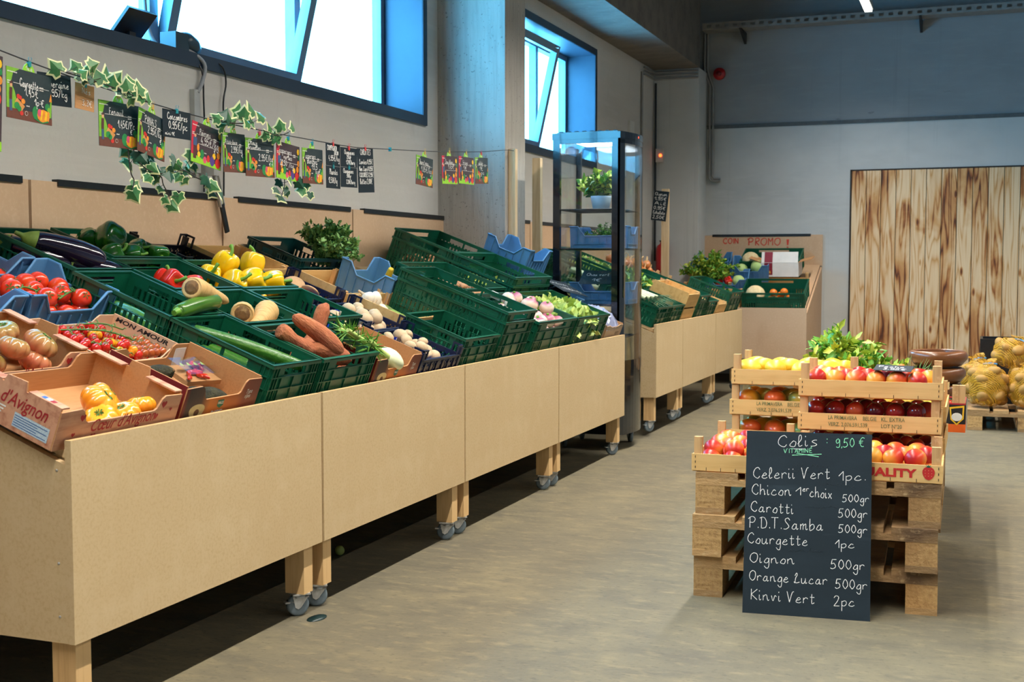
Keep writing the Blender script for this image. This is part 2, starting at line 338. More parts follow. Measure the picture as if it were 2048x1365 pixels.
t = thing('fire_extinguisher', 'small red fire extinguisher hanging on the corner pillar behind the post', 'fire extinguisher', (-3.10, 12.54, 1.08))
MB().lathe([(0, 0), (.055, 0), (.06, .02), (.06, .24), (.045, .28), (.018, .30), (.018, .32), (0, .32)], 16).build('cylinder', red, t)
MB().box(-.012, -.05, .32, .012, .02, .335).tube([(.0, .02, .325), (.06, .0, .28), (.07, 0, .16)], .008, 6).build('hose', blackp, t)
MB().box(-.03, .055, .1, .03, .086, .2).build('bracket', blackp, t)
# ---------------- sloped display units on castors
T21 = math.radians(21)
ROW = at((-2.0, 0, 0), z=PI/2)                      # local x runs along the aisle, local y back towards the wall
BACK = at((-2.745, 11.80, .02))                    # the unit that stands against the back wall
FAR = at((-2.0, 0, .028), z=PI/2)
def tb(u, s, n=0, base=ROW, z=0):                   # a place on the sloped shelf: u along the aisle, s up the slope, n off it
    return base @ Matrix.Translation((u, .03, .70)) @ rot(x=T21) @ Matrix.Translation((0, s, n)) @ rot(z=z)
wheel_m = [rubber, steel]
def castor(parent, p, ang=0, mats=None):
    m = MB(); m.smooth = False
    m.box(-.03, -.03, .072, .03, .03, .078)
    m.lathe([(.022, .060), (.024, .072), (.0, .073)], 12)
    for sx in (-1, 1): m.prism([(-.028, .066), (.026, .066), (.018, .03), (.008, .024), (-.002, .03)], lambda u, v, t, sx=sx: (sx*(.014+t), u, v), 0, .0025)
    m.box(-.0165, -.028, .06, .0165, .02, .066)
    m.box(-.012, .018, .045, .012, .05, .05)
    f = m.build('castor', steel, parent); f.matrix_local = at(p, z=ang)
    w = MB(); w.mt = rot(y=PI/2)
    w.lathe([(.010, -.012), (.030, -.012), (.0365, -.009), (.0365, .009), (.030, .012), (.010, .012)], 20, 0)
    w.lathe([(.0, -.0125), (.012, -.0125), (.012, .0125), (0, .0125)], 12, 1)
    o = w.build('wheel', wheel_m, f); o.location = (0, .006, .0368)
    return f
def unit(base, u0, u1, label, group=None, ends=(False, False), legz=0, rail=(.10, .99), board=mdf_brown, front=mdf, extra=None):
    t = thing('display_unit', label, 'display stand', base @ Matrix.Translation((u0, 0, 0)), group)
    w = u1-u0; g = .003
    f = MB().box(g, 0, .236, w-g, .018, .728)
    f.box(g, 0, .728, w-g, .018, .7284, 1)
    for (a, b) in ((.03, .30), (w-.03, .30), (.03, .62), (w-.03, .62)):
        f.lathe([(0, 0), (.003, 0), (.003, .0006), (0, .0006)], 8, 2) if 0 else None
    f.build('front_panel', [front, mdf_edge], t)
    prof = [(.0185, .236), (.0185, .668), (1.195, .668+1.1765*math.tan(T21)), (1.195, .236)]
    for k, x in enumerate((.006, w-.024)):
        sp = MB().prism(prof, lambda u, v, q, x=x: (x+q, u, v), 0, .018); sp.build('side_panel', front, t)
    if ends[0]:
        sc = MB()
        for z in (.31, .43, .64): 
            for yy in (.035,): sc.lathe([(0, 0), (.0035, 0), (.0035, .0012), (0, .0014)], 8); 
        for i, z in enumerate((.30, .43, .655)):
            q = MB().lathe([(0, -.001), (.0035, -.001), (.0035, .0012), (0, .0014)], 8).build('screw', steel, t); q.matrix_local = at((.006, .045, z), y=-PI/2)
    sh = MB(); sh.mt = Matrix.Translation((0, .03, .70)) @ rot(x=T21)
    sh.box(.026, -.005, -.02, w-.026, 1.24, -.001); sh.build('shelf_board', front, t)
    MB().box(g, 1.182, 1.13, w-g, 1.2, 1.452).build('back_panel', board, t)
    MB().box(w*rail[0], 1.176, 1.437, w*rail[1], 1.206, 1.462).build('rail', blackp, t)
    for x in (.03, w-.085):
        for y in (.022, 1.10):
            MB().box(x, y, .078, x+.055, y+.07, .69).build('leg', pine, t)
            castor(t, (x+.028, y+.035, 0), random.uniform(.15, .9))
    return t
random.seed(11)
UB = [2.312, 3.508, 4.703, 5.932, 7.187]
labs = ['nearest sloped MDF display unit with the front panel that ends at the photo left edge', 'second sloped MDF display unit of the left row, holding sweet potatoes and mushrooms', 'third sloped MDF display unit of the left row, holding the stacked empty green crates', 'fourth sloped MDF display unit of the left row, directly before the glass fridge']
for i in range(4):
    unit(ROW, UB[i]+.004, UB[i+1]-.004, labs[i], 'sloped display units along the left wall', (i == 0, False), rail=(.115, .97) if i < 2 else (.1, 1-.02))
unit(FAR, 7.96, 8.744, 'sloped MDF display unit directly behind the glass fridge', 'sloped display units beyond the fridge')
unit(FAR, 8.752, 9.938, 'middle sloped MDF display unit of the three behind the glass fridge', 'sloped display units beyond the fridge')
unit(FAR, 9.946, 11.13, 'last sloped MDF display unit of the left row, nearest the back wall', 'sloped display units beyond the fridge')
bu = unit(BACK, 0, 1.235, 'brown display unit against the back wall with red writing on its back board', rail=(.07, .9), front=mdf_brown)
ROW0 = at((-2.0, 0, 0), z=PI/2)
tag(MB().box(-3.19, 1.2, .24, -3.175, 2.29, 1.445).build('back_board', mdf_brown), 'brown hardboard panel at the photo left edge against the left wall', 'board')
# wooden posts that carry the price card line
for (x, y, z1, w, lab) in ((-2.738, 7.212, 1.875, .045, 'pale wooden post in front of the concrete pillar, holding the card line'), (-2.70, 7.56, 1.845, .055, 'pale wooden post just past the concrete pillar, left of the glass fridge'), (-2.88, 11.79, 1.90, .07, 'pale wooden post with a black card near the corner pillar')):
    tag(MB().box(x-w/2, y-.022, 0, x+w/2, y+.022, z1).build('wooden_post', pine_pale), lab, 'post')
# ---------------- glass display fridge
gloss = M('gloss_black_frame', (14, 17, 22), .12, coat=.5, layers=[(6, S1, (20, 23, 29), .4, .8)])
fglass = glassmat('fridge_glass', (.93, .96, .97), .12)
fr = thing('display_fridge', 'tall black framed glass display fridge with curved door between the display units', 'fridge', (-2.49, 7.26, 0))
W_, D_ = .43, .50       # x towards the aisle, y along it
CURV = [(W_+.055*sin(PI*k/12)**.8 if 0 < k < 12 else W_, D_*k/12) for k in range(13)]
def slab(mb, z0, z1, grow=0, mi=None):
    poly = [(0-grow, 0-grow)]+[(x+grow, min(max(y, 0), D_)+(grow if k > 6 else -grow if k < 6 else 0)) for k, (x, y) in enumerate(CURV)]+[(0-grow, D_+grow)]
    mb.prism(poly, lambda u, v, t: (u, v, t), z0, z1, mi)
m = MB(); slab(m, .10, .50); m.build('base_cabinet', gloss, fr)
m = MB(); slab(m, 1.925, 1.965, .004); slab(m, 1.965, 1.972, -.02); m.build('top_panel', gloss, fr)
m = MB()
for i in range(8): m.box(.03+i*.05, .03, 1.972, .05+i*.05, .42, 1.979)
m.build('top_grille', blackp, fr)
m = MB()
for (x0, y0, x1, y1) in ((0, 0, .045, .03), (W_-.05, 0, W_+.002, .035), (0, D_-.03, .03, D_), (W_-.03, D_-.03, W_, D_)): m.box(x0, y0, .5, x1, y1, 1.925)
m.box(.045, 0, .5, W_-.05, .02, .53); m.box(.045, 0, 1.90, W_-.05, .02, 1.925)
m.build('frame', gloss, fr)
m = MB().box(.045, .008, .53, W_-.05, .013, 1.90); m.build('side_glass', fglass, fr)
m = MB().box(.03, D_-.016, .5, W_-.03, D_-.011, 1.925); m.build('side_glass', fglass, fr)
m = MB().box(.006, .03, .5, .011, D_-.03, 1.925); m.build('back_glass', fglass, fr)
m = MB()
pl = [(x, y) for x, y in CURV[1:-1]]
P = pl+[(x-.006, y) for x, y in pl[::-1]]
m.prism(P, lambda u, v, t: (u, v, t), .56, 1.90, smooth=True); dr = m.build('door', fglass, fr)
m = MB()
for z in ((.50, .56), (1.895, 1.925)):
    m.prism([(x+.002, y) for x, y in CURV]+[(x-.012, y) for x, y in CURV[::-1]], lambda u, v, t: (u, v, t), *z)
for k in (0, 11): m.prism([(CURV[k][0]+.002, CURV[k][1]), (CURV[k+1][0]+.002, CURV[k+1][1]), (CURV[k+1][0]-.012, CURV[k+1][1]), (CURV[k][0]-.012, CURV[k][1])], lambda u, v, t: (u, v, t), .5, 1.92)
m.build('door_frame', gloss, dr)
m = MB().box(W_-.002, .03, .95, W_+.022, .05, 1.15); m.build('door_handle', gloss, dr)
tag(MB().lathe([(0, 0), (.006, 0), (.006, .004), (0, .005)], 10).build('indicator_light', M('red_led', (255, 60, 30), .4, emit=((255, 60, 30), 4), layers=[(9, S1, (240, 50, 30), .4, .8)]), fr), 'small red light', None).matrix_local = at((W_+.055, .22, 1.945), y=PI/2)
tag(MB().box(.10, .12, 1.915, .32, .38, 1.924).build('light_panel', M('fridge_light', (240, 248, 255), .4, emit=((235, 245, 255), 14), layers=[(3, S1, (236, 244, 250), .4, .8)]), fr), 'white light panel', None)
for z in (1.495, 1.252, .90, .70):
    m = MB()
    for (a, b) in (((.03, .03), (.40, .03)), ((.40, .03), (.42, .25)), ((.42, .25), (.40, .47)), ((.40, .47), (.03, .47)), ((.03, .47), (.03, .03))): m.tube([(*a, z), (*b, z)], .005, 6)
    for k in range(1, 12): m.tube([(.03, .03+k*.0367, z), (.405, .03+k*.0367, z)], .0022, 5)
    m.build('wire_shelf', blackp, fr)
for (x, y) in ((.06, .06), (.39, .07), (.39, .43), (.06, .43)): 
    cst = castor(fr, (x, y, 0), .6); cst.scale = (1, 1, 1.28)
# ---------------- pallets
pw = M('weathered_pallet_wood', (200, 160, 106), .8, layers=[(3.5, (1, 1, 1), (158, 122, 80), .42, .75), (5, (.6, 6, 6), (182, 144, 94), .45, .8), (2.2, S1, (98, 72, 46), .52, .76), (40, S1, (204, 172, 124), .56, .8)], bump=(30, (1, 2, 2), .6))
pblk = M('pallet_chipboard_block', (204, 164, 106), .85, layers=[(70, S1, (164, 122, 72), .45, .75), (2.4, S1, (150, 108, 62), .48, .75), (5, S1, (80, 56, 34), .64, .82)], bump=(60, S1, .5))
def weather(m, amount):      # boards and blocks differ from one another in age and dirt
    nt = m.node_tree; N = nt.nodes; L = nt.links; b = N['Principled BSDF']; src = b.inputs['Base Color'].links[0].from_socket
    oi = N.new('ShaderNodeObjectInfo'); mr = N.new('ShaderNodeMapRange'); mr.inputs[1].default_value = .25; mr.inputs[2].default_value = 1.0; mr.inputs[4].default_value = amount; L.new(oi.outputs['Random'], mr.inputs[0])
    mx = N.new('ShaderNodeMix'); mx.data_type = 'RGBA'; L.new(mr.outputs[0], mx.inputs[0]); L.new(src, mx.inputs[6]); mx.inputs[7].default_value = lin((70, 52, 38)); L.new(mx.outputs[2], b.inputs['Base Color'])
weather(pw, .5); weather(pblk, .5)
def make_pallet():
    t = thing('euro_pallet', 'wooden pallet', 'pallet')
    for x0, w in ((0, .145), (.1695, .1), (.3275, .145), (.5305, .1), (.655, .145)): MB().box(x0, 0, .122, x0+w, 1.2, .144).build('deck_board', pw, t)
    for y0 in (0, .5275, 1.055): MB().box(0, y0, .100, .8, y0+.145, .122).build('cross_board', pw, t)
    for x0, w in ((0, .1), (.3275, .145), (.7, .1)):
        for y0 in (0, .5275, 1.055): MB().box(x0, y0+.001, .022, x0+w, y0+.144, .100).build('block', pblk, t)
        MB().box(x0, 0, 0, x0+w, 1.2, .022).build('bottom_board', pw, t)
    return t
PAL = Proto(make_pallet())
g = 'pallets stacked under the fruit crates'
PAL.put(at((-.903, 4.145, 0), z=.035), 'bottom wooden pallet of the stack behind the chalkboard, standing on the floor', g)
PAL.put(at((-.905, 4.128, .1445), z=.028), 'middle wooden pallet of the stack behind the chalkboard', g)
PAL.put(at((-.899, 4.145, .289), z=.03), 'top wooden pallet of the stack behind the chalkboard, carrying the fruit crates', g)
for k, nm in enumerate(('bottom', 'middle', 'top')):
    PAL.put(at((-.93, 5.50, .1445*k), z=.01), nm+' pallet of the second stack, hidden behind the fruit crates and carrying the bowls', 'pallets under the wooden bowls')
PAL.put(at((-.055, 9.1, 0)), 'wooden pallet on the floor under the potato sacks', None)
# ---------------- crates: local x along the front, y towards the back, z up; origin at the front left corner of the base
green = M('bottle_green_plastic', (12, 92, 66), .38, layers=[(14, S1, (8, 76, 54), .45, .8), (60, S1, (40, 120, 96), .70, .82)], bump=(90, S1, .08))
dkgreen = M('blue_green_plastic', (10, 62, 62), .38, layers=[(14, S1, (8, 50, 50), .45, .8)])
blue = M('sky_blue_plastic', (84, 136, 182), .42, layers=[(8, S1, (70, 120, 166), .42, .8)], bump=(90, S1, .06))
navy = M('navy_plastic', (18, 32, 66), .4, layers=[(14, S1, (14, 26, 54), .4, .8), (80, S1, (60, 90, 140), .72, .84)])
black_crate = M('black_blue_plastic', (16, 20, 34), .4, layers=[(14, S1, (12, 16, 28), .4, .8)])
liner = M('bright_blue_tray', (24, 70, 200), .4, layers=[(20, S1, (18, 56, 176), .4, .8)])
def wall_grid(w, h, kind):
    """break lines and hole test of one crate wall"""
    t = .0035; us = [0, .03]; n = max(6, int((w-.06)/.011)); us += [.03+(w-.06)*k/n for k in range(1, n)]+[w-.03, w]
    z = [0, .016, .026, .026+(h-.085)*.55, .026+(h-.085)*.55+.006, h-.042, h-.018, h]
    q = len(us)-1; c0, c1 = q*.5-q*.27, q*.5+q*.27
    def solid(i, j):
        if i == 0 or i == q-1: return not (j in (2, 4) and 0)
        if j in (0, 1, 3, 6): return True
        if j == 2: return i % 2 == 0
        if j == 4: return i % 2 == 0 or kind == 'end'
        if j == 5: return not (c0 < i < c1) or (kind == 'side' and abs(i-q*.5) < 1)
    return us, z, solid
def eps_crate(name, w, d, h, mat, label, lattice=False):
    t = thing(name, label, 'crate')
    tk = .004
    for kind, L_, fn in (('end', w, lambda u, v, q: (u, .008+q, v)), ('end', w, lambda u, v, q: (w-u, d-.008-q, v)), ('side', d, lambda u, v, q: (.008+q, d-u, v)), ('side', d, lambda u, v, q: (w-.008-q, u, v))):
        m = MB(); us, zs_, so = wall_grid(L_-.016 if 0 else L_, h, kind)
        us = [min(max(u, .009), L_-.009) for u in us]
        m.cells(us, zs_, so, fn, tk)
        def bar(u0, u1, z0, z1, o):      # ribs standing out from the wall
            a, b = fn(u0, z0, -o), fn(u1, z1, .001)
            m.box(min(a[0], b[0]), min(a[1], b[1]), z0, max(a[0], b[0]), max(a[1], b[1]), z1)
        for z in (h*.40, h*.68): bar(.010, L_-.010, z, z+.003, .006)
        for u in (.012, .030, .045): bar(u, u+.003, .006, h-.01, .006); bar(L_-u-.003, L_-u, .006, h-.01, .006)
        for k in range(1, 4): u = L_*k/4; bar(u-.0015, u+.0015, h*.12, h*.68, .006)
        if kind == 'end': bar(L_*.22, L_*.78, .014, h*.40, .0015)
        m.build(kind+'_wall', mat, t)
    m = MB()
    nu, nv = max(8, int(w/.02)), max(8, int(d/.02))
    m.cells([.009+(w-.018)*k/nu for k in range(nu+1)], [.009+(d-.018)*k/nv for k in range(nv+1)], lambda i, j: i % 2 == 0 or j % 3 == 0, lambda u, v, q: (u, v, .006+q), .004)
    m.box(.03, .03, 0, w-.03, .05, .007).box(.03, d-.05, 0, w-.03, d-.03, .007)
    m.build('base', mat, t)
    m = MB()
    m.cells([0, .013, w-.013, w], [0, .013, d-.013, d], lambda i, j: not (i == 1 and j == 1), lambda u, v, q: (u, v, h-q), .004)
    m.cells([0, .002, w-.002, w], [0, .002, d-.002, d], lambda i, j: not (i == 1 and j == 1), lambda u, v, q: (u, v, h-q), .012)
    m.build('rim', mat, t)
    return t
EPS = {k: Proto(eps_crate('plastic_crate', *a, green, 'green plastic crate')) for k, a in {'34': (.29, .40, .144), '43': (.395, .30, .144), '46': (.385, .575, .20), '64': (.60, .385, .175), '64h': (.60, .39, .2)}.items()}
EPSD = Proto(eps_crate('plastic_crate', .40, .30, .144, dkgreen, 'dark green plastic crate'))
def outline_wall(L_, h, low, cx):
    return [(0, 0), (L_, 0), (L_, h), (L_-cx, h), (L_-cx-.045, low), (cx+.045, low), (cx, h), (0, h)]
def blue_crate(w=.40, d=.29, h=.135, low=.075):
    t = thing('tomato_crate', 'blue plastic crate', 'crate')
    tp = .012
    for nm, L_, fn, lo, cx in (('end_wall', w, lambda u, v, q: (u, q+tp*(1-v/h), v), low, .055), ('end_wall', w, lambda u, v, q: (u, d-q-tp*(1-v/h), v), low, .055), ('side_wall', d, lambda u, v, q: (q+tp*(1-v/h), u, v), low+.012, .05), ('side_wall', d, lambda u, v, q: (w-q-tp*(1-v/h), u, v), low+.012, .05)):
        m = MB(); o = outline_wall(L_, h, lo, cx)
        m.prism(o, fn, 0, .004)
        for k in range(1, int(L_/.045)):     # upright ribs
            u = L_*k/int(L_/.045); top = h-.012 if u < cx or u > L_-cx else lo-.012 if cx+.045 < u < L_-cx-.045 else lo-.004
            m.prism([(u-.002, .03), (u+.002, .03), (u+.002, top), (u-.002, top)], fn, -.008, .001)
        m.tube([fn(u, v, -.002) for u, v in o[2:]], .0045, 6)       # rolled lip
        m.prism([(.002, .024), (L_-.002, .024), (L_-.002, .030), (.002, .030)], fn, -.006, .001)
        m.build(nm, blue, t)
    m = MB().box(tp, tp, .004, w-tp, d-tp, .009); m.build('base', blue, t)
    return t
BLU = Proto(blue_crate())
BLH = Proto(blue_crate(.38, .29, .18, .115))
def mesh_crate(w, d, h, mat, label):
    t = thing('mushroom_crate', label, 'crate')
    low = h*.62
    for nm, L_, fn in (('end_wall', w, lambda u, v, q: (u, .004+q, v)), ('end_wall', w, lambda u, v, q: (u, d-.004-q, v)), ('side_wall', d, lambda u, v, q: (.004+q, u, v)), ('side_wall', d, lambda u, v, q: (w-.004-q, u, v))):
        m = MB(); n = int(L_/.0075); us = [.004+(L_-.008)*k/n for k in range(n+1)]; k = int(low/.0075); vs = [low*j/k for j in range(k+1)]
        m.cells(us, vs, lambda i, j: (i+j) % 3 == 0 or (i-j) % 3 == 0 or j in (0, k-1) or i < 2 or i > n-3 or (i % 12) < 3, fn, .004)
        for a, b in ((.004, .05), (L_-.05, L_-.004)):      # raised open corner loops
            m.cells([a, a+.008, b-.008, b], [low, low+.006, h-.008, h], lambda i, j: not (i == 1 and j == 1), fn, .005)
        m.prism([(0, low), (L_, low), (L_, low+.006), (0, low+.006)], fn, -.004, .006)
        if nm == 'end_wall':
            for q in range(1, 7): u = L_*q/7; m.prism([(u-.008, .006), (u+.008, .006), (u+.008, low-.008), (u-.008, low-.008)], fn, -.004, .001)
        m.build(nm, mat, t)
    for x in (0, w-.02):
        for y in (0, d-.02): MB().box(x, y, 0, x+.02, y+.02, h*.92).build('corner_post', mat, t)
    MB().box(.006, .006, .002, w-.006, d-.006, .006).build('base', mat, t)
    return t
MSH = Proto(mesh_crate(.39, .29, .12, navy, 'navy crate')); MSB = Proto(mesh_crate(.38, .29, .15, black_crate, 'black crate'))
# ---- wooden crates
wood = M('poplar_crate_wood', (222, 180, 114), .7, layers=[(4, (.5, 8, 8), (196, 146, 80), .45, .75), (2, S1, (230, 194, 132), .45, .8), (26, (.6, 5, 5), (168, 122, 66), .66, .85)])
wood_post = M('crate_post_wood', (208, 166, 112), .75, layers=[(9, (6, 6, .5), (176, 130, 80), .45, .75), (50, S1, (226, 190, 140), .55, .85)])
staple = M('dark_wire_staple', (60, 56, 52), .5, .7, layers=[(9, S1, (44, 42, 40), .4, .8)])
def wood_crate(w, d, name='fruit_crate', slat=.062, post=.058, label='wooden crate', z0=.004):
    t = thing(name, label, 'crate'); random.seed(3)
    for y, sg in ((0, 1), (d-.006, -1)):
        m = MB().box(0, y, z0, w, y+.006, slat)
        yy = -.0012 if sg > 0 else d+.0002
        for x in (.012, w-.014):
            for z in (.016, .034, .052): m.box(x, yy, z-.004, x+.0022, yy+.001, z+.004, 1)
        for k in range(1, 6): x = w*k/6; m.box(x, yy, .004, x+.0016, yy+.001, .016, 1)
        m.build('front_board' if sg > 0 else 'back_board', [wood, staple], t)
    for x in (0, w-.006): MB().box(x, .0065, z0, x+.006, d-.0065, slat-.002).build('end_board', wood, t)
    for x in (.007, w-.035):
        for y in (.007, d-.029): MB().box(x, y, z0+.001, x+.028, y+.022, slat+post).build('corner_post', wood_post, t)
    n = 3 if d < .4 else 5
    for k in range(n): y = .004+(d-.008)*k/n; MB().box(.001, y+.004, 0, w-.001, y+(d-.008)/n-.004, .0038).build('bottom_slat', wood, t)
    return t
WC = Proto(wood_crate(.49, .30)); WCD = Proto(wood_crate(.30, .49))
def plain_box(w, d, h):
    t = thing('wooden_tray', 'shallow wooden tray', 'crate')
    for y in (0, d-.007): MB().box(0, y, .004, w, y+.007, h-.012).build('end_board', wood, t)
    for x in (0, w-.007): MB().box(x, .0075, .004, x+.007, d-.0075, h).build('side_board', wood, t)
    for x in (.008, w-.030):
        for y in (.008, d-.030): MB().box(x, y, .005, x+.022, y+.022, h-.004).build('corner_post', wood_post, t)
    MB().box(.001, .001, 0, w-.001, d-.001, .0038).build('bottom_board', wood, t)
    return t
PB = Proto(plain_box(.38, .29, .115))
# ---------------- where the crates stand (u along the aisle, s up the slope)
cg = 'green plastic crates on the left row'
def C_(p, u, s, n, lab, base=ROW, z=0, group=None): return p.put(tb(u, s, n, base, z), lab, group)
C_(EPS['34'], 3.205, .012, 0, 'green plastic crate holding one long cucumber, in the front row', group=cg)
C_(EPS['43'], 3.503, .008, 0, 'green plastic crate heaped with sweet potatoes at the front', group=cg)
C_(EPS['34'], 3.208, .418, 0, 'green plastic crate with a zucchini lying on its front rim', group=cg)
C_(EPS['43'], 3.505, .325, 0, 'green plastic crate holding parsnips', group=cg)
C_(EPS['43'], 3.925, .318, 0, 'empty green plastic crate to the right of the parsnips', group=cg)
C_(EPS['43'], 3.525, .640, 0, 'green plastic crate holding red peppers', group=cg)
C_(EPS['43'], 3.932, .632, 0, 'green plastic crate holding yellow peppers', group=cg)
C_(EPS['34'], 3.243, .832, 0, 'green plastic crate holding eggplants', group=cg)
C_(EPS['43'], 3.570, .952, 0, 'green plastic crate holding green peppers at the top of the slope', group=cg)
C_(EPS['43'], 4.690, .010, 0, 'empty green plastic crate at the front beside the navy mushroom crate', group=cg)
C_(EPS['46'], 5.098, .008, 0, 'lower of the two nested long empty green crates at the front', group=cg)
C_(EPS['46'], 5.100, .014, .046, 'upper of the two nested long empty green crates at the front, stickered rim', group=cg)
C_(EPS['64'], 5.590, .016, 0, 'green plastic crate holding purple and white turnips', group=cg)
C_(EPS['64'], 5.530, .428, .012, 'green plastic crate holding ginger-like roots behind the nested crates', group=cg)
C_(EPS['64'], 6.196, .012, -.012 if 0 else 0, 'green plastic crate full of pale green lettuce at the front', group=cg)
C_(EPS['64h'], 6.186, .414, 0, 'lower green crate of the nested pair behind the lettuce', group=cg)
C_(EPS['64h'], 6.188, .416, .048, 'upper green crate of the nested pair behind the lettuce, empty', group=cg)
C_(EPS['64h'], 6.196, .806, 0, 'lower green crate of the pair at the top of the slope by the pillar', group=cg)
C_(EPS['64h'], 6.198, .808, .048, 'upper green crate of the pair at the top of the slope by the pillar', group=cg)
C_(EPSD, 4.850, .950, 0, 'dark green crate at the back with carrot tops growing over its side', group=cg)
bg_ = 'blue crates on the left row'
C_(BLU, 2.845, .640, 0, 'blue crate with vine tomatoes, the nearest one in full view', z=.04, group=bg_)
C_(BLU, 2.425, .640, 0, 'blue crate of tomatoes cut by the photo left edge', group=bg_)
C_(BLU, 2.78, .955, 0, 'blue crate of big tomatoes behind the other tomatoes', group=bg_)
C_(BLH, 5.095, .590, 0, 'blue crate holding long yellow courgettes', group=bg_)
C_(BLH, 6.800, .600, 0, 'lower blue crate of the two stacked near the pillar', group=bg_)
C_(BLH, 6.800, .600, .162, 'upper blue crate of the two stacked near the pillar', group=bg_)
C_(BLU, 6.800, .305, 0, 'blue crate with a black plastic bag in it beside the fridge', group=bg_)
C_(MSH, 4.29, .004, 0, 'navy plastic crate of mushrooms at the front beside the fennel', group='mushroom crates')
C_(MSH, 4.345, .300, 0, 'navy plastic crate of white mushrooms in the second row', group='mushroom crates')
C_(MSH, 4.355, .630, 0, 'navy plastic crate of flat brown mushrooms in the third row', group='mushroom crates')
C_(MSB, 3.975, .94, 0, 'black mesh crate at the top of the slope beside the green peppers')
C_(PB, 4.745, .330, 0, 'wooden tray holding asparagus and a bag of garlic', group='wooden trays on the left row')
C_(PB, 4.745, .628, 0, 'wooden tray behind the asparagus, with an empty floor', group='wooden trays on the left row')
C_(PB, 4.360, .930, 0, 'wooden tray at the top of the slope behind the yellow peppers', group='wooden trays on the left row')
C_(EPS['43'], 7.975, .01, 0, 'green crate at the front just behind the fridge', FAR, group='green crates beyond the fridge')
fg = 'green crates beyond the fridge'
C_(EPS['43'], 8.38, .01, 0, 'green crate beside the tall wooden crates, beyond the fridge', FAR, group=fg)
C_(EPS['46'], 8.01, .42, 0, 'long green crate full of leeks beyond the fridge', FAR, group=fg)
C_(EPS['46'], 8.42, .42, .02, 'long green crate of greens beyond the fridge', FAR, group=fg)
C_(EPS['46'], 9.22, .01, 0, 'long empty green crate in the middle unit beyond the fridge', FAR, group=fg)
C_(EPS['43'], 9.61, .01, 0, 'small green crate in the middle unit beyond the fridge', FAR, group=fg)
C_(EPS['64h'], 10.46, .01, 0, 'green crate at the end of the last unit, nearest the back wall', FAR, group=fg)
C_(PB, 8.78, .01, 0, 'lower wooden crate at the front beyond the fridge', FAR, group='wooden crates beyond the fridge')
C_(PB, 8.782, .012, .116, 'upper wooden crate at the front beyond the fridge', FAR, group='wooden crates beyond the fridge')
C_(PB, 10.05, .01, 0, 'wooden tray at the front of the last unit', FAR, group='wooden crates beyond the fridge')
C_(WC, 9.20, .60, .05, 'wooden crate of onions just right of the glass fridge, behind the front crates', FAR, group='wooden crates beyond the fridge')
C_(WC, 9.72, .60, .05, 'wooden crate of dried onions below the post with the black card', FAR, group='wooden crates beyond the fridge')
C_(WC, 10.25, .60, .0, 'wooden crate of roots at the end of the left row', FAR, group='wooden crates beyond the fridge')
C_(EPS['64'], .61, .01, 0, 'green crate of cauliflower and oranges at the front of the back unit', BACK, group='crates on the back unit')
C_(EPS['64h'], .46, .80, -.0, 'green crate of cauliflower at the top of the back unit', BACK, group='crates on the back unit')
C_(BLU, .20, .33, .05, 'blue crate with a red radicchio at the middle of the back unit', BACK, group='crates on the back unit')
C_(BLH, .40, .60, .05, 'blue crate of cabbages behind the radicchio', BACK, group='crates on the back unit')
C_(BLH, -.02, .70, .05, 'blue crate behind the parsley at the left end of the back unit', BACK, group='crates on the back unit')
C_(WC, -.03, .36, .02, 'wooden crate filled with curly parsley on the back unit', BACK, group='crates on the back unit')
C_(WC, .68, .41, .0, 'wooden crate behind the front green crate on the back unit', BACK, group='crates on the back unit')
C_(PB, .21, .01, 0, 'wooden tray of jars and spring greens at the front of the back unit', BACK, group='crates on the back unit')
# fruit crates on the pallets
pg_ = 'fruit crates on the pallets'
Z = .4335
WCD.put(at((-.915, 4.152, Z), z=.02), 'wooden crate of peaches left of the chalkboard, on the top pallet', pg_)
q0 = WC.put(at((-.585, 4.165, Z), z=.012), 'wooden crate printed QUALITY right of the chalkboard, on the top pallet', pg_)
WC.put(at((-.598, 4.475, Z), z=.01), 'wooden crate of nectarines under the printed crate, behind the QUALITY crate', pg_)
q1 = WC.put(at((-.600, 4.475, Z+.1205), z=.01), 'printed wooden crate of dark nectarines, the second crate down in the right stack', pg_)
WC.put(at((-.598, 4.472, Z+.241), z=.012), 'topmost wooden crate of the right stack, peaches and a small black price card', pg_)
WC.put(at((-.912, 4.83, Z), z=.01), 'bottom wooden crate of mangoes in the left rear stack', pg_)
q2 = WC.put(at((-.914, 4.83, Z+.1205), z=.01), 'printed wooden crate of mangoes in the middle of the left rear stack', pg_)
WC.put(at((-.908, 4.83, Z+.241), z=.01), 'topmost wooden crate of the left rear stack, yellow mangoes', pg_)
WCD.put(at((-.405, 4.84, Z)), 'lower wooden crate of the right rear stack', pg_)
WCD.put(at((-.403, 4.838, Z+.1205)), 'upper wooden crate of the right rear stack, yellow mangoes under the greens', pg_)
WCD.put(at((-.72, 5.16, Z)), 'lower rear wooden crate under the celery', pg_)
WCD.put(at((-.72, 5.16, Z+.1205)), 'upper rear wooden crate with the celery on it', pg_)
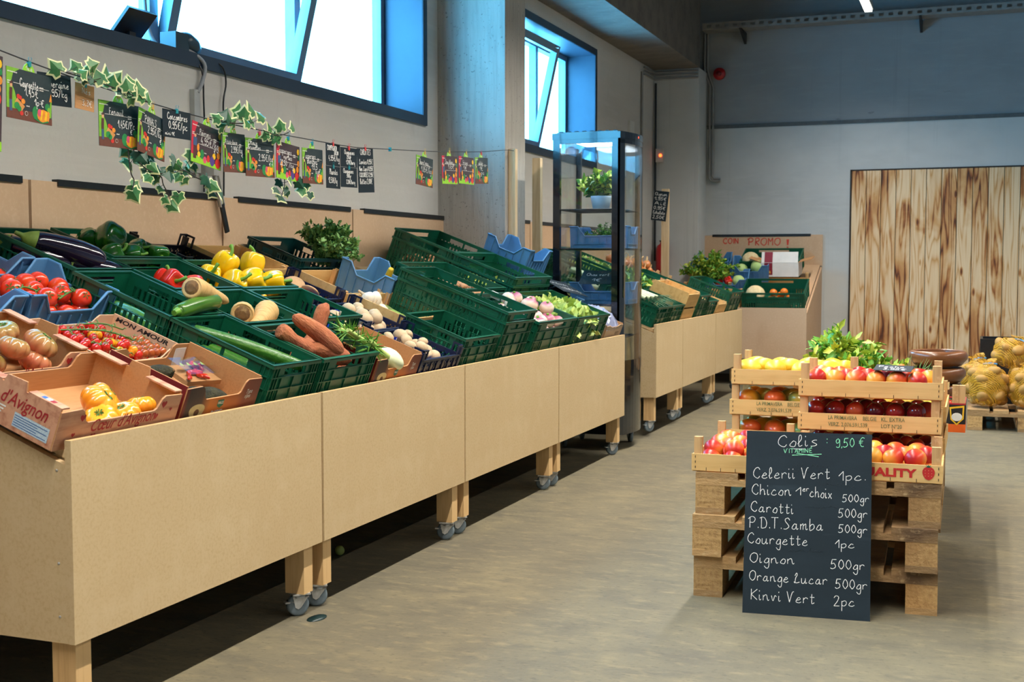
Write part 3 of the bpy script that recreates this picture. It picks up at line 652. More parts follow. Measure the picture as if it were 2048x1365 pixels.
# ---------------- cardboard boxes
kraft = M('brown_corrugated_cardboard', (192, 140, 90), .8, layers=[(60, (.2, 3, 3), (172, 120, 72), .45, .8), (3, S1, (196, 146, 96), .45, .8)])
wprint = M('pinkish_wood_grain_print', (208, 154, 122), .7, layers=[(5, (.8, 8, 8), (172, 108, 80), .46, .68), (9, S1, (218, 168, 136), .5, .8)])
redink = M('red_printing_ink', (172, 34, 42), .6, layers=[(40, S1, (150, 30, 38), .4, .8)])
blueink = M('blue_printing_ink', (60, 110, 176), .6, layers=[(40, S1, (50, 98, 160), .4, .8)])
whiteink = M('white_paper', (236, 234, 228), .6, layers=[(40, S1, (226, 224, 218), .4, .8)])
greyink = M('pale_blue_label_print', (168, 196, 214), .6, layers=[(90, (1, 4, 4), (210, 224, 232), .45, .6)])
greenink = M('green_printing_ink', (18, 110, 80), .6, layers=[(40, S1, (14, 96, 70), .4, .8)])
_txt = {}
def text_mesh(s, size=1, shear=0, bold=0):
    c = bpy.data.curves.new('lettering', 'FONT'); c.body = s; c.size = size; c.shear = shear; c.offset = bold; c.resolution_u = 3
    c.align_x = 'LEFT'
    o = bpy.data.objects.new('lettering', c); C.objects.link(o)
    dg = bpy.context.evaluated_depsgraph_get(); me = bpy.data.meshes.new_from_object(o.evaluated_get(dg))
    bpy.data.objects.remove(o); bpy.data.curves.remove(c)
    return me
def text(s, parent, m, mat, size, width=None, shear=0, bold=0, name='lettering'):
    me = text_mesh(s, size, shear, bold); me.name = name; me.materials.clear(); me.materials.append(m)
    o = link(name, me, parent)
    xs = [v.co.x for v in me.vertices]; k = 1 if not width else width/(max(xs)-min(xs))
    o.matrix_local = mat @ Matrix.Diagonal((k, 1, 1, 1))
    return o
FRONT = rot(x=PI/2)                                  # text plane -> upright facing -y
def poly(mb, pts, fn, mi): 
    mb.add([fn(*p) for p in pts], [tuple(range(len(pts)))], mi, False)
def carton(w, d, h, low, label, outer, inner=None, ledge=True, tab=True):
    t = thing('cardboard_box', label, 'box'); inner = inner or kraft; k = .005
    fo = [(0, 0), (w, 0), (w, h-.006), (w-.07, h-.004), (w-.082, h-.012), (w-.095, low+.006), (w-.105, low), (.105, low), (.095, low+.006), (.082, h-.012), (.07, h-.004), (0, h-.006)]
    for nm, fn in (('front_panel', lambda u, v, q: (u, q, v)), ('back_panel', lambda u, v, q: (u, d-q, v))):
        m = MB(); m.prism(fo, fn, 0, .0012, 0); m.prism(fo, fn, .0012, k, 1); m.build(nm, [outer, inner], t)
    for fn in (lambda u, v, q: (q, u, v), lambda u, v, q: (w-q, u, v)):
        so = [(k, 0), (d-k, 0), (d-k, h)]+([(d*.62, h), (d*.60, h+.02), (d*.40, h+.024), (d*.38, h)] if tab else [])+[(k, h)]
        m = MB(); m.prism(so, fn, 0, .0012, 0); m.prism(so, fn, .0012, k, 1)
        if ledge:
            for a, b in ((k, d*.36), (d*.64, d-k)): m.prism([(a, h), (b, h), (b, h+.004), (a, h+.004)], fn, 0, .028, 0)
        m.build('side_panel', [outer, inner], t)
    MB().box(k, k, 0, w-k, d-k, .004).build('base', inner, t)
    return t
def heart(cx, cz, r): return [(cx+r*.9*sin(a)**3*1.05, cz+r*.062*(13*cos(a)-5*cos(2*a)-2*cos(3*a)-cos(4*a))) for a in [2*PI*k/18 for k in range(18)]]
def coeur(label):
    t = carton(.465, .30, .105, .062, label, wprint)
    f = lambda x, z: (x, -.0006, z)
    m = MB()
    for (x, z, r) in ((.080, .078, .011), (.135, .022, .010), (.372, .046, .010), (.395, .078, .012), (.060, .035, .007), (.43, .060, .006)): poly(m, heart(x, z, r), f, 0)
    m.build('heart_print', redink, t)
    text("C\u0153ur d'Avignon", t, redink, Matrix.Translation((.115, -.0009, .036)) @ FRONT, .046, .25, .35, .0004)
    L_ = lambda y, z: (-.0006, y, z)
    text("C\u0153ur d'Avignon", t, redink, Matrix.Translation((-.0009, .285, .058)) @ rot(z=-PI/2) @ FRONT, .05, .245, .35, .0004)
    m = MB(); poly(m, [(.13, .012), (.02, .012), (.02, .048), (.13, .048)], L_, 0)
    for k in range(5): poly(m, [(.128, .040-k*.006), (.025+k % 2*.03, .040-k*.006), (.025+k % 2*.03, .042-k*.006), (.128, .042-k*.006)], lambda y, z: (-.0009, y, z), 1)
    for k in range(4): poly(m, [(.24, .046-k*.008), (.16+k*.005, .046-k*.008), (.16+k*.005, .050-k*.008), (.24, .050-k*.008)], L_, 2)
    m.build('shipping_label', [greyink, blueink, whiteink], t)
    m = MB()
    for (x, y, mi) in ((.006, .035, 2), (.006, .049, 1), (.006, .063, 0)): m.add([(x, y, .1096), (x+.014, y, .1096), (x+.014, y+.013, .1096), (x, y+.013, .1096)], [(0, 1, 2, 3)], mi, False)
    m.build('flag_print', [blueink, whiteink, redink], t)
    return t
CO = Proto(coeur('printed cardboard box'))
CO.put(tb(2.298, .010, 0), 'cardboard tomato box at the front left corner, three ribbed orange tomatoes left in it', 'printed tomato boxes')
CO.put(tb(2.270, .316, 0), 'cardboard tomato box behind the front one, full of rosy ribbed tomatoes', 'printed tomato boxes')
t = carton(.40, .285, .085, .055, 'pale cardboard box of small vine tomatoes with black lettering inside its rim', kraft, M('pale_cardboard', (222, 186, 150), .8, layers=[(9, S1, (212, 174, 138), .4, .8)]), False, False)
t.matrix_world = tb(2.782, .316, 0)
blackink = M('black_printing_ink', (28, 26, 28), .6, layers=[(40, S1, (40, 38, 38), .4, .8)])
text("MON AMOUR", t, blackink, Matrix.Translation((.394, .03, .066)) @ rot(z=PI/2) @ Matrix.Scale(-1, 4, (0, 0, 0)) @ FRONT if 0 else Matrix.Translation((.3945, .27, .064)) @ rot(z=-PI/2) @ FRONT, .02, .21, .2, .0006)
ava = M('dark_red_and_orange_print', (196, 110, 44), .55)
grad(ava, 0, [(0, (120, 24, 26)), (.05, (58, 44, 44)), (.22, (80, 58, 50)), (.34, (206, 120, 48)), (.7, (178, 96, 44)), (.8, (140, 70, 50)), (1, (120, 60, 46))], 2.7, 0)
ava.node_tree.nodes['Math'].inputs[2].default_value = 0
def avobox(label):
    t = carton(.37, .28, .115, .068, label, ava, kraft, False, False)
    f = lambda x, z: (x, -.0006, z)
    m = MB(); poly(m, [(.165, .042), (.180, .034), (.195, .042), (.195, .060), (.165, .060)], f, 0); m.build('badge_print', greenink, t)
    text('HALLS', t, whiteink, Matrix.Translation((.167, -.0009, .047)) @ FRONT, .012, .026, 0, .0003)
    text('RIPE', t, whiteink, Matrix.Translation((.142, -.0009, .012)) @ FRONT, .024, .055, 0, .0006)
    text('Type', t, whiteink, Matrix.Translation((.300, -.0009, .066)) @ FRONT, .02, .03, .3)
    text('ripes', t, whiteink, Matrix.Translation((.298, -.0009, .052)) @ FRONT, .018, .03, .3)
    m = MB(); m.add([f(.07+.035*cos(a)*(1+.3*sin(a)), .034+.024*sin(a)) for a in [2*PI*k/20 for k in range(20)]], [tuple(range(20))], 0, False)
    m.add([(.07+.012*cos(a), -.001, .032+.011*sin(a)) for a in [2*PI*k/14 for k in range(14)]], [tuple(range(14))], 1, False)
    m.build('fruit_print', [M('pale_avocado_print', (206, 190, 140), .6, layers=[(20, S1, (186, 170, 116), .4, .8)]), M('brown_stone_print', (96, 62, 40), .6, layers=[(20, S1, (80, 52, 34), .4, .8)])], t)
    for x0, x1, yy in ((.300, .36, .2738), (.318, .36, .012)):
        MB().box(x0, yy-.002, .018, x1-.008, yy-.001, .098).build('white_flap', whiteink, t)
    return t
AV = Proto(avobox('printed avocado box'))
AV.put(tb(2.788, .012, 0), 'dark red and orange printed box of avocados at the front', 'printed avocado boxes')
AV.put(tb(3.908, .006, 0), 'dark red and orange printed box holding fennel bulbs', 'printed avocado boxes')
t = carton(.34, .27, .10, .085, 'plain grey cardboard box with a crumpled blue-grey liner, beside the fridge', M('grey_cardboard', (178, 158, 134), .8, layers=[(20, S1, (166, 146, 122), .4, .8)]), None, False, False)
t.matrix_world = tb(6.835, .012, 0)
text('vert', t, M('grey_ink', (110, 96, 84), .7, layers=[(40, S1, (98, 86, 74), .4, .8)]), Matrix.Translation((.20, -.0009, .03)) @ FRONT, .05, .08, .3)
# open white carton on the back unit
bw = thing('white_carton', 'white carton with a dark red stripe and open brown flaps, on the back unit', 'box', BACK @ Matrix.Translation((.70, .60, 1.02)) @ rot(x=.12))
wc = M('white_printed_cardboard', (226, 222, 216), .6, layers=[(9, S1, (214, 210, 204), .4, .8)])
dred = M('dark_red_print', (140, 30, 50), .6, layers=[(9, S1, (120, 26, 44), .4, .8)])
m = MB().box(0, 0, 0, .37, .005, .14).box(0, .275, 0, .37, .28, .14).box(0, .005, 0, .005, .275, .14).box(.365, .005, 0, .37, .275, .14).box(.005, .005, 0, .365, .275, .005); m.build('body', wc, bw)
MB().box(.035, -.0012, .02, .115, -.0002, .14).build('stripe_print', dred, bw)
m = MB(); poly(m, [(.05, .035), (.10, .035), (.095, .06), (.055, .06)], lambda x, z: (x, -.002, z), 0); m.build('logo_print', M('gold_print', (220, 160, 60), .5, layers=[(30, S1, (200, 140, 50), .4, .8)]), bw)
o = MB().box(.005, 0, 0, .365, .004, .11).box(.035, -.0012, .002, .115, 0, .108, 1).build('front_flap', [wc, dred], bw); o.matrix_local = at((0, .004, .142), x=-.35)
MB().box(-.13, 0, 0, 0, .27, .004).build('side_flap', kraft, bw).matrix_local = at((0, .005, .142), y=.35)
MB().box(0, 0, 0, .13, .27, .004).build('side_flap', kraft, bw).matrix_local = at((.37, .005, .142), y=-.25)
# lettering on the fruit crates
olive = M('olive_green_stamp_ink', (96, 112, 70), .7, layers=[(60, S1, (150, 140, 90), .52, .7)])
for q, both in ((q1, 1), (q2, 0)):
    F_ = lambda x, z: Matrix.Translation((x, -.0016, z)) @ FRONT
    text('LA PRIMAVERA', q, olive, F_(.106, .042), .02, .100, 0, .0001); text('BELGIE', q, olive, F_(.226, .042), .02, .046, 0, .0001); text('KL. EXTRA', q, olive, F_(.288, .042), .02, .08, 0, .0001)
    text('VERZ. 2.076.591,539', q, olive, F_(.107, .018), .02, .135, 0, .0001); text('LOT N\u00ba20', q, olive, F_(.288, .018), .02, .07, 0, .0001)
rq = M('red_stamp_ink', (196, 36, 34), .6, layers=[(60, S1, (180, 30, 30), .4, .8)])
text('QUALITY', q0, rq, Matrix.Translation((.205, -.0016, .020)) @ FRONT, .038, .205, 0, .0016)
m = MB(); m.add([(.446+r*sin(a), -.0017, .036+.022*cos(a)) for a, r in [(2*PI*k/16, .019+.003*cos(2*PI*k/16)) for k in range(16)]], [tuple(range(16))], 0, False)
for k in range(9): x, z = .436+(k % 3)*.010, .026+(k//3)*.009; m.add([(x-.001, -.0020, z), (x+.001, -.0020, z), (x, -.0020, z+.003)], [(0, 1, 2)], 2, False)
for k in range(5): a = -1.2+k*.6; m.add([(.442, -.002, .055), (.450, -.002, .055), (.446+.013*sin(a), -.002, .055+.011*cos(a))], [(0, 1, 2)], 1, False)
m.build('strawberry_print', [rq, greenink, wood], q0)
# ---------------- fruit and vegetables: one of each kind, then copies
def blob(fn, nu=18, nv=11, mb=None, mi=0):
    mb = mb or MB(); vs = [fn(0, 0)]; 
    for j in range(1, nv):
        for i in range(nu): vs.append(fn(2*PI*i/nu, PI*j/nv))
    vs.append(fn(0, PI)); n = len(vs)-1
    fs = [(0, 1+i, 1+(i+1) % nu) for i in range(nu)]
    for j in range(nv-2): a = 1+j*nu; fs += [(a+i, a+nu+i, a+nu+(i+1) % nu, a+(i+1) % nu) for i in range(nu)]
    a = 1+(nv-2)*nu; fs += [(n, a+(i+1) % nu, a+i) for i in range(nu)]
    return mb.add(vs, fs, mi, True)
def ell(rx, ry, rz, lob=0, k=0, dim=0, bot=0):
    def f(a, p):
        r = sin(p)*(1+lob*cos(k*a)*(.35+.65*sin(p))); z = cos(p)
        z -= dim*math.exp(-(sin(p)/.38)**2)*(1 if z > 0 else -bot)
        return (rx*r*cos(a), ry*r*sin(a), rz*z)
    return f
leafg = M('calyx_green', (70, 120, 44), .6, layers=[(60, S1, (48, 94, 34), .4, .8)])
stemg = M('pepper_stem_green', (110, 160, 50), .5, layers=[(60, S1, (84, 136, 40), .4, .8)])
def calyx(mb, r, z, n=5, droop=.3, w=.22):
    for k in range(n):
        a = 2*PI*k/n+.2; ca, sa = cos(a), sin(a)
        mb.add([(0, 0, z), (r*.5*ca-w*r*sa, r*.5*sa+w*r*ca, z+r*.12), (r*ca, r*sa, z-droop*r+.002), (r*.5*ca+w*r*sa, r*.5*sa-w*r*ca, z+r*.12)], [(0, 1, 2, 3)], 0, False)
    return mb
def produce(name, label, cat, body, bm, extras=()):
    o = body.build(name, bm); tag(o, label, cat)
    for nm, mb, m in extras: mb.build(nm, m, o)
    return Proto(o)
G = dict(rough=.22, coat=.3)
tom_r = M('ripe_tomato_red', (226, 58, 24), .22, coat=.3, layers=[(9, S1, (236, 92, 30), .48, .75)], sss=.15)
tom_o = grad(M('ribbed_orange_tomato', (240, 140, 24), .22, coat=.3, sss=.15), 2, [(.2, (226, 96, 20)), (.55, (244, 150, 30)), (.9, (246, 176, 50))], 9, .4)
tom_p = grad(M('ribbed_rosy_tomato', (206, 110, 70), .22, coat=.3, sss=.15), 2, [(.15, (196, 74, 44)), (.5, (208, 116, 84)), (.75, (186, 138, 84)), (.95, (138, 132, 60))], 9, .5)
che_r = M('small_red_tomato', (204, 36, 22), .2, coat=.3, layers=[(30, S1, (220, 60, 24), .5, .8)], sss=.15)
che_y = M('small_yellow_tomato', (240, 160, 24), .2, coat=.3, layers=[(30, S1, (246, 184, 40), .5, .8)], sss=.15)
che_d = M('small_dark_tomato', (176, 84, 30), .2, coat=.3, layers=[(30, S1, (128, 48, 26), .5, .8)], sss=.15)
pep_y = M('yellow_pepper_skin', (250, 200, 14), .2, coat=.4, layers=[(9, S1, (246, 176, 8), .5, .8)], sss=.1)
pep_g = M('green_pepper_skin', (36, 104, 24), .2, coat=.4, layers=[(8, S1, (18, 66, 20), .42, .7), (14, S1, (96, 160, 40), .62, .8)])
pep_r = M('red_pepper_skin', (214, 38, 18), .2, coat=.4, layers=[(8, S1, (234, 84, 26), .5, .75)], sss=.1)
T_BEEF = {}
def beef(m, nm, lab):
    def f(a, p):      # deep rounded ribs, a hollow at the stalk
        g = .16*(1-abs(sin(4.5*a))**.45)*sin(p)**.5; r = sin(p)*(1-g); z = cos(p)-.30*math.exp(-(sin(p)/.38)**2)*(1 if cos(p) > 0 else -.3)
        return (.049*r*cos(a), .045*r*sin(a), .033*z)
    return produce(nm, lab, 'tomato', blob(f, 54, 14), m, [('calyx', calyx(MB(), .020, .026), leafg)])
BO, BP = beef(tom_o, 'ribbed_tomato', 'orange tomato'), beef(tom_p, 'ribbed_tomato', 'rosy tomato')
TV = produce('vine_tomato', 'tomato', 'tomato', blob(ell(.034, .034, .030, .015, 5, .15)), tom_r, [('calyx', calyx(MB(), .017, .0275, 5, .1, .12), leafg)])
CH = [produce('cherry_tomato', 'tomato', 'tomato', blob(ell(.0145, .0145, .0155), 12, 8), m, [('calyx', calyx(MB(), .010, .0152, 5, -.1, .15), leafg)]) for m in (che_r, che_y, che_d)]
def pep_body(): 
    def f(a, p):
        lob = 1+.11*cos(4*a+.4)*(.4+.6*sin(p)); r = .040*sin(p)**.72*lob; z = cos(p)
        z2 = .046*(abs(z)**.8)*(1 if z > 0 else -1)
        z2 -= .020*math.exp(-(r/.016)**2)*(1 if z > 0 else -.6)
        return (r*cos(a)*(1-.12*(z < 0)*abs(z)), r*sin(a)*(1-.12*(z < 0)*abs(z)), z2)
    return blob(f, 28, 14)
def pep(m):
    st = MB().tube(cr([(0, 0, .020), (.001, 0, .034), (.006, 0, .046), (.017, .003, .055), (.024, .004, .056)], 3), [.013, .010, .008, .0065, .006, .0055, .0055, .0055, .0055, .006, .0065, .007, .0075], 8)
    return produce('bell_pepper', 'pepper', 'pepper', pep_body(), m, [('stem', st, stemg)])
PY, PG, PR = pep(pep_y), pep(pep_g), pep(pep_r)
def rod(pts, rad, n=14, k=4, m=None):
    p = cr(pts, k); N_ = len(p); rr = []
    for i in range(N_):
        x = i/(N_-1)*(len(rad)-1); j = min(int(x), len(rad)-2); f = x-j; rr.append(rad[j]*(1-f)+rad[j+1]*f)
    return (m or MB()).tube(p, rr, n)
egg_m = M('eggplant_skin', (24, 16, 34), .14, coat=.5, layers=[(7, S1, (44, 22, 50), .52, .8)])
EG = produce('eggplant', 'eggplant', 'eggplant', rod([(-.10, 0, 0), (-.07, 0, .002), (0, 0, .006), (.06, 0, .002), (.10, 0, -.006), (.112, 0, -.009)], [.020, .030, .036, .042, .043, .034, .004]), egg_m,
    [('calyx', rod([(-.145, 0, .006), (-.125, 0, .004), (-.108, 0, .001), (-.085, 0, .001)], [.006, .008, .022, .031], 10), M('eggplant_calyx', (122, 148, 60), .6, layers=[(50, S1, (96, 122, 44), .4, .8)]))])
zuc_m = M('zucchini_skin', (74, 122, 34), .3, coat=.3, layers=[(26, (.25, 3, 3), (46, 94, 24), .42, .7), (60, S1, (150, 180, 90), .66, .8)])
ZU = produce('zucchini', 'zucchini', 'zucchini', rod([(-.105, 0, 0), (-.09, 0, 0), (0, 0, .008), (.09, 0, .002), (.108, 0, 0)], [.014, .022, .026, .028, .029, .027, .006]), zuc_m, [('stem', rod([(-.122, 0, -.002), (-.104, 0, 0)], [.010, .015], 8), stemg)])
cuc_m = M('cucumber_skin', (52, 112, 34), .35, coat=.2, layers=[(20, (.15, 4, 4), (120, 170, 70), .55, .8), (160, S1, (90, 146, 60), .62, .8)], bump=(60, S1, .4))
CU = produce('cucumber', 'cucumber', 'cucumber', rod([(-.19, 0, .0), (-.17, 0, 0), (0, 0, .006), (.17, 0, 0), (.19, 0, 0)], [.006, .018, .021, .022, .021, .018, .006], 16), cuc_m)
par_m = M('parsnip_skin', (216, 176, 112), .6, layers=[(60, (4, .5, .5), (184, 136, 74), .5, .74), (6, S1, (224, 190, 132), .5, .8), (30, (3, .6, .6), (160, 112, 60), .70, .8)], bump=(50, (4, .6, .6), .3))
par_t = M('parsnip_crown', (132, 96, 56), .8, layers=[(60, S1, (80, 60, 40), .45, .7), (30, S1, (196, 160, 100), .6, .8)])
def parsnip(L_, R_): return produce('parsnip', 'parsnip', 'parsnip', rod([(-L_*.5, 0, 0), (-L_*.47, 0, 0), (-L_*.3, 0, .002), (0, .003, 0), (L_*.3, -.004, 0), (L_*.5, .002, -.004)], [R_*.72, R_*.95, R_, R_*.82, R_*.6, R_*.4, R_*.12], 16), par_m, [('crown', rod([(-L_*.5-.004, 0, 0), (-L_*.5, 0, 0), (-L_*.487, 0, 0)], [R_*.35, R_*.66, R_*.76], 12), par_t)])
PA, PA2 = parsnip(.21, .034), parsnip(.17, .038)
swe_m = M('sweet_potato_skin', (184, 112, 76), .75, spec=.25, layers=[(9, S1, (152, 84, 64), .42, .68), (26, (.6, 2, 2), (204, 140, 98), .52, .76), (50, (1, 2, 2), (110, 66, 52), .60, .76)], bump=(26, (1, 2, 2), 1.0))
def sweet(pts, rad): return produce('sweet_potato', 'sweet potato', 'sweet potato', rod(pts, rad, 14, 5), swe_m)
SW = [sweet([(-.10, 0, 0), (-.08, 0, 0), (0, .006, .006), (.06, 0, 0), (.105, .004, -.004)], [.006, .020, .030, .036, .038, .030, .006]),
      sweet([(-.09, 0, 0), (-.075, 0, 0), (-.02, -.006, 0), (.05, .004, .004), (.088, 0, 0)], [.010, .028, .030, .024, .027, .026, .008])]
mus_w = M('white_mushroom', (206, 180, 144), .65, layers=[(20, S1, (186, 156, 118), .45, .75), (60, S1, (176, 140, 102), .64, .8)])
mus_b = M('brown_mushroom', (206, 164, 118), .65, layers=[(14, S1, (178, 134, 90), .45, .8)])
def mush(m, R_, H_, nm):
    b = MB().lathe([(0, H_), (R_*.5, H_*.92), (R_*.85, H_*.6), (R_, H_*.22), (R_*.96, .0), (R_*.8, -.004), (R_*.3, 0)], 18)
    st = MB().lathe([(0, -.022), (R_*.34, -.021), (R_*.32, 0), (R_*.4, .006)], 12)
    return produce(nm, 'mushroom', 'mushroom', b, m, [('stem', st, m)])
MW, MBR = mush(mus_w, .030, .030, 'button_mushroom'), mush(mus_b, .044, .018, 'flat_mushroom')
tur_m = grad(M('turnip_skin', (230, 210, 190), .45, coat=.1), 2, [(.25, (236, 218, 188)), (.74, (234, 212, 186)), (.88, (186, 112, 136)), (1.0, (150, 66, 104))], 10.5, .3)
TU = produce('turnip', 'turnip', 'turnip', blob(ell(.042, .042, .036, .02, 4, .12)), tur_m, [('root', rod([(0, 0, -.034), (.002, 0, -.045), (.006, 0, -.06)], [.006, .003, .001], 6), par_m), ('stem', rod([(0, 0, .026), (0, 0, .038)], [.008, .007], 8), stemg)])
gin_m = M('tan_root_skin', (190, 142, 100), .75, layers=[(30, S1, (152, 106, 72), .45, .75)], bump=(60, S1, .5))
def ginger():
    b = MB(); random.seed(6)
    for k in range(5): a = k*1.3; rod([(0, 0, 0), (.02*cos(a), .02*sin(a), .004), (.038*cos(a), .038*sin(a), .010*sin(k))], [.016, .015, .004], 8, 3, b)
    return produce('knobbly_root', 'root', 'root', b, gin_m)
GI = ginger()
bean_m = M('yellow_bean_skin', (236, 200, 60), .4, layers=[(30, S1, (222, 180, 44), .45, .8)])
BE = produce('yellow_courgette', 'yellow courgette', 'courgette', rod([(-.085, 0, 0), (-.075, 0, 0), (0, .004, .004), (.075, 0, 0), (.085, 0, 0)], [.006, .013, .016, .018, .018, .014, .004], 10), bean_m)
man_y = grad(M('yellow_mango_skin', (230, 186, 40), .4), 0, [(.1, (216, 160, 30)), (.6, (228, 184, 42)), (1, (226, 196, 60))], 6, .5)
man_g = grad(M('green_blushed_mango_skin', (170, 150, 60), .3, coat=.2), 0, [(.1, (110, 140, 70)), (.4, (170, 160, 70)), (.7, (232, 170, 50)), (1, (216, 90, 40))], 7, .8)
nec = grad(M('nectarine_skin', (196, 40, 30), .34), 0, [(.05, (112, 14, 24)), (.42, (184, 28, 28)), (.66, (216, 74, 36)), (.95, (238, 168, 62))], 9, .8)
nec_d = grad(M('dark_nectarine_skin', (120, 20, 26), .2, coat=.35), 0, [(.05, (58, 12, 28)), (.5, (120, 18, 26)), (.85, (190, 40, 32)), (1, (220, 90, 50))], 9, .6)
MY = produce('mango', 'mango', 'mango', blob(ell(.056, .042, .036)), man_y); MG = produce('mango', 'mango', 'mango', blob(ell(.056, .042, .036)), man_g)
NE = produce('nectarine', 'nectarine', 'nectarine', blob(ell(.035, .033, .033, .02, 2, .12)), nec); ND = produce('nectarine', 'nectarine', 'nectarine', blob(ell(.034, .032, .032, .02, 2, .12)), nec_d)
avo_m = M('avocado_skin', (62, 60, 40), .7, spec=.25, layers=[(60, S1, (36, 36, 30), .42, .7), (9, S1, (84, 84, 48), .58, .8)], bump=(70, S1, .9))
AO = produce('avocado', 'avocado', 'avocado', blob(lambda a, p: ((.032*sin(p)*(1-.28*cos(p)))*cos(a), (.032*sin(p)*(1-.28*cos(p)))*sin(a), .048*cos(p))), avo_m, [('stem', MB().lathe([(.004, .045), (.005, .049), (0, .050)], 8), par_t)])
red_t = M('price_sticker_paper', (236, 226, 218), .5, layers=[(60, S1, (214, 90, 80), .55, .65)])
cau_m = M('cauliflower_curd', (226, 206, 160), .8, layers=[(40, S1, (206, 180, 130), .42, .75)], bump=(40, S1, 1.0))
cab_m = M('pale_cabbage_leaf', (180, 206, 130), .5, layers=[(12, (1, 1, .3), (146, 184, 96), .45, .75)])
CF = produce('cauliflower', 'cauliflower', 'cauliflower', blob(lambda a, p: (.078*sin(p)*(1+.05*sin(9*a)*sin(7*p))*cos(a), .078*sin(p)*(1+.05*sin(9*a)*sin(7*p))*sin(a), .058*cos(p)*(1+.05*cos(8*p)))), cau_m)
CB = produce('cabbage', 'cabbage', 'cabbage', blob(ell(.075, .07, .062, .03, 5)), cab_m)
OR = produce('orange', 'orange', 'orange', blob(ell(.037, .037, .036)), M('orange_peel', (236, 124, 22), .45, layers=[(9, S1, (226, 106, 16), .45, .8)], bump=(120, S1, .3)))
RA = produce('red_pepper_heap', 'pepper', 'pepper', pep_body(), pep_r); RA.o.name = 'bell_pepper'
ON = produce('onion', 'onion', 'onion', blob(ell(.036, .036, .032)), M('onion_skin', (196, 120, 60), .4, layers=[(20, (1, 1, .2), (168, 92, 44), .45, .75)]), [('neck', rod([(0, 0, .028), (.002, 0, .045), (.01, .004, .066)], [.009, .006, .003], 8), M('dry_onion_neck', (206, 168, 116), .7, layers=[(30, S1, (186, 146, 96), .4, .8)]))])
SQ = produce('butternut_squash', 'squash', 'squash', rod([(-.11, 0, 0), (-.09, 0, 0), (-.02, 0, 0), (.06, 0, 0), (.105, 0, 0), (.12, 0, 0)], [.012, .034, .036, .038, .052, .054, .03, .004], 16), M('butternut_skin', (230, 188, 120), .45, layers=[(6, S1, (216, 168, 98), .45, .8)]))
lek_w = M('leek_white', (222, 226, 190), .5, layers=[(20, (.3, 3, 3), (190, 206, 140), .45, .75)]); lek_g = M('leek_green', (62, 104, 70), .5, layers=[(20, (.3, 3, 3), (44, 82, 58), .45, .75)])
def leek():
    b = rod([(-.20, 0, 0), (-.19, 0, 0), (0, 0, 0), (.06, 0, 0)], [.014, .017, .015, .016, .018], 10)
    l = MB()
    for k in range(6):
        a = (k-2.5)*.12; l.add([(.04, -.012, .002*k), (.04, .012, .002*k), (.16, .016+a*.12, .01*k), (.27, a*.36, .006*k), (.16, -.016+a*.12, .01*k)], [(0, 1, 2, 4), (4, 2, 3)], 0, True)
    return produce('leek', 'leek', 'leek', b, lek_w, [('leaves', l, lek_g)])
LE = leek()
# ---- leafy things
def leaf(mb, p, d, up, L_, W_, curl=.3, wav=0, mi=0, nseg=4, lob=0):
    """one blade of leaf from p along d"""
    d = V(d).normalized(); s = d.cross(V(up)); s = s.normalized() if s.length > .05 else d.orthogonal().normalized(); n = s.cross(d); vs = []
    for i in range(nseg+1):
        t = i/nseg; w = W_*(sin(PI*min(t*.85+.12, 1))**.7)*(1-lob*(i % 2)); c = V(p)+d*(L_*t)-n*(curl*L_*t*t)
        e = wav*W_*random.uniform(-1, 1)
        vs += [c-s*w+n*(e+W_*.25), c+n*.0, c+s*w+n*(-e+W_*.25)]
    fs = []
    for i in range(nseg): a = i*3; fs += [(a, a+1, a+4, a+3), (a+1, a+2, a+5, a+4)]
    return mb.add(vs, fs, mi, True)
def rv(): return V((random.gauss(0, 1), random.gauss(0, 1), random.gauss(0, 1))).normalized()
let_m = M('pale_lettuce_leaf', (196, 214, 120), .5, layers=[(20, S1, (158, 192, 76), .45, .7), (9, S1, (222, 230, 160), .55, .8)], sss=.1)
def lettuce(seed):
    random.seed(seed); b = MB()
    for k in range(26):
        a = random.uniform(0, 2*PI); e = random.uniform(.0, 1.1); r = .02+.02*e
        leaf(b, (r*cos(a), r*sin(a), .0), (cos(a)*e, sin(a)*e, .8), (cos(a), sin(a), .2), random.uniform(.055, .08), random.uniform(.02, .032), -.5 if k % 2 else .6, .5, 0, 5)
    return produce('lettuce', 'lettuce', 'lettuce', b, let_m)
LT = [lettuce(1), lettuce(2)]
def bush(name, label, cat, mats, n, rad, lsz, seed, stems=10, flat=1.0, root=.3):
    """a bunch of leafy sprigs: stems fan out from the foot, leaflets sit along their outer half"""
    random.seed(seed); b = MB(); st = MB()
    for k in range(stems):
        a = random.uniform(0, 2*PI); e = random.uniform(0, 1)**.6; tip = V((rad*e*cos(a), rad*e*sin(a)*flat, rad*random.uniform(.8, 1.25)*(1-.55*e*e)))
        mid = V((tip.x*.4, tip.y*.4, tip.z*.6)); path = cr([(tip.x*.08, tip.y*.08, 0), mid, tip], 4); st.tube(path, [.0028-.00022*i for i in range(len(path))], 5)
        for q in range(n//stems):
            t = random.uniform(root, 1.05); i = min(int(t*(len(path)-1)), len(path)-2); p = path[i].lerp(path[i+1], t*(len(path)-1)-i)
            dd = (rv()+V((cos(a)*.5, sin(a)*.5, .5))).normalized()
            leaf(b, p, dd, rv(), lsz*random.uniform(.7, 1.3), lsz*random.uniform(.28, .42), random.uniform(-.3, .6), .15, random.randrange(len(mats)), 4, .35)
    o = b.build(name, list(mats)); tag(o, label, cat); st.build('stems', M(name+'_stem', (120, 156, 70), .5, layers=[(20, S1, (96, 134, 52), .4, .8)]), o)
    return o
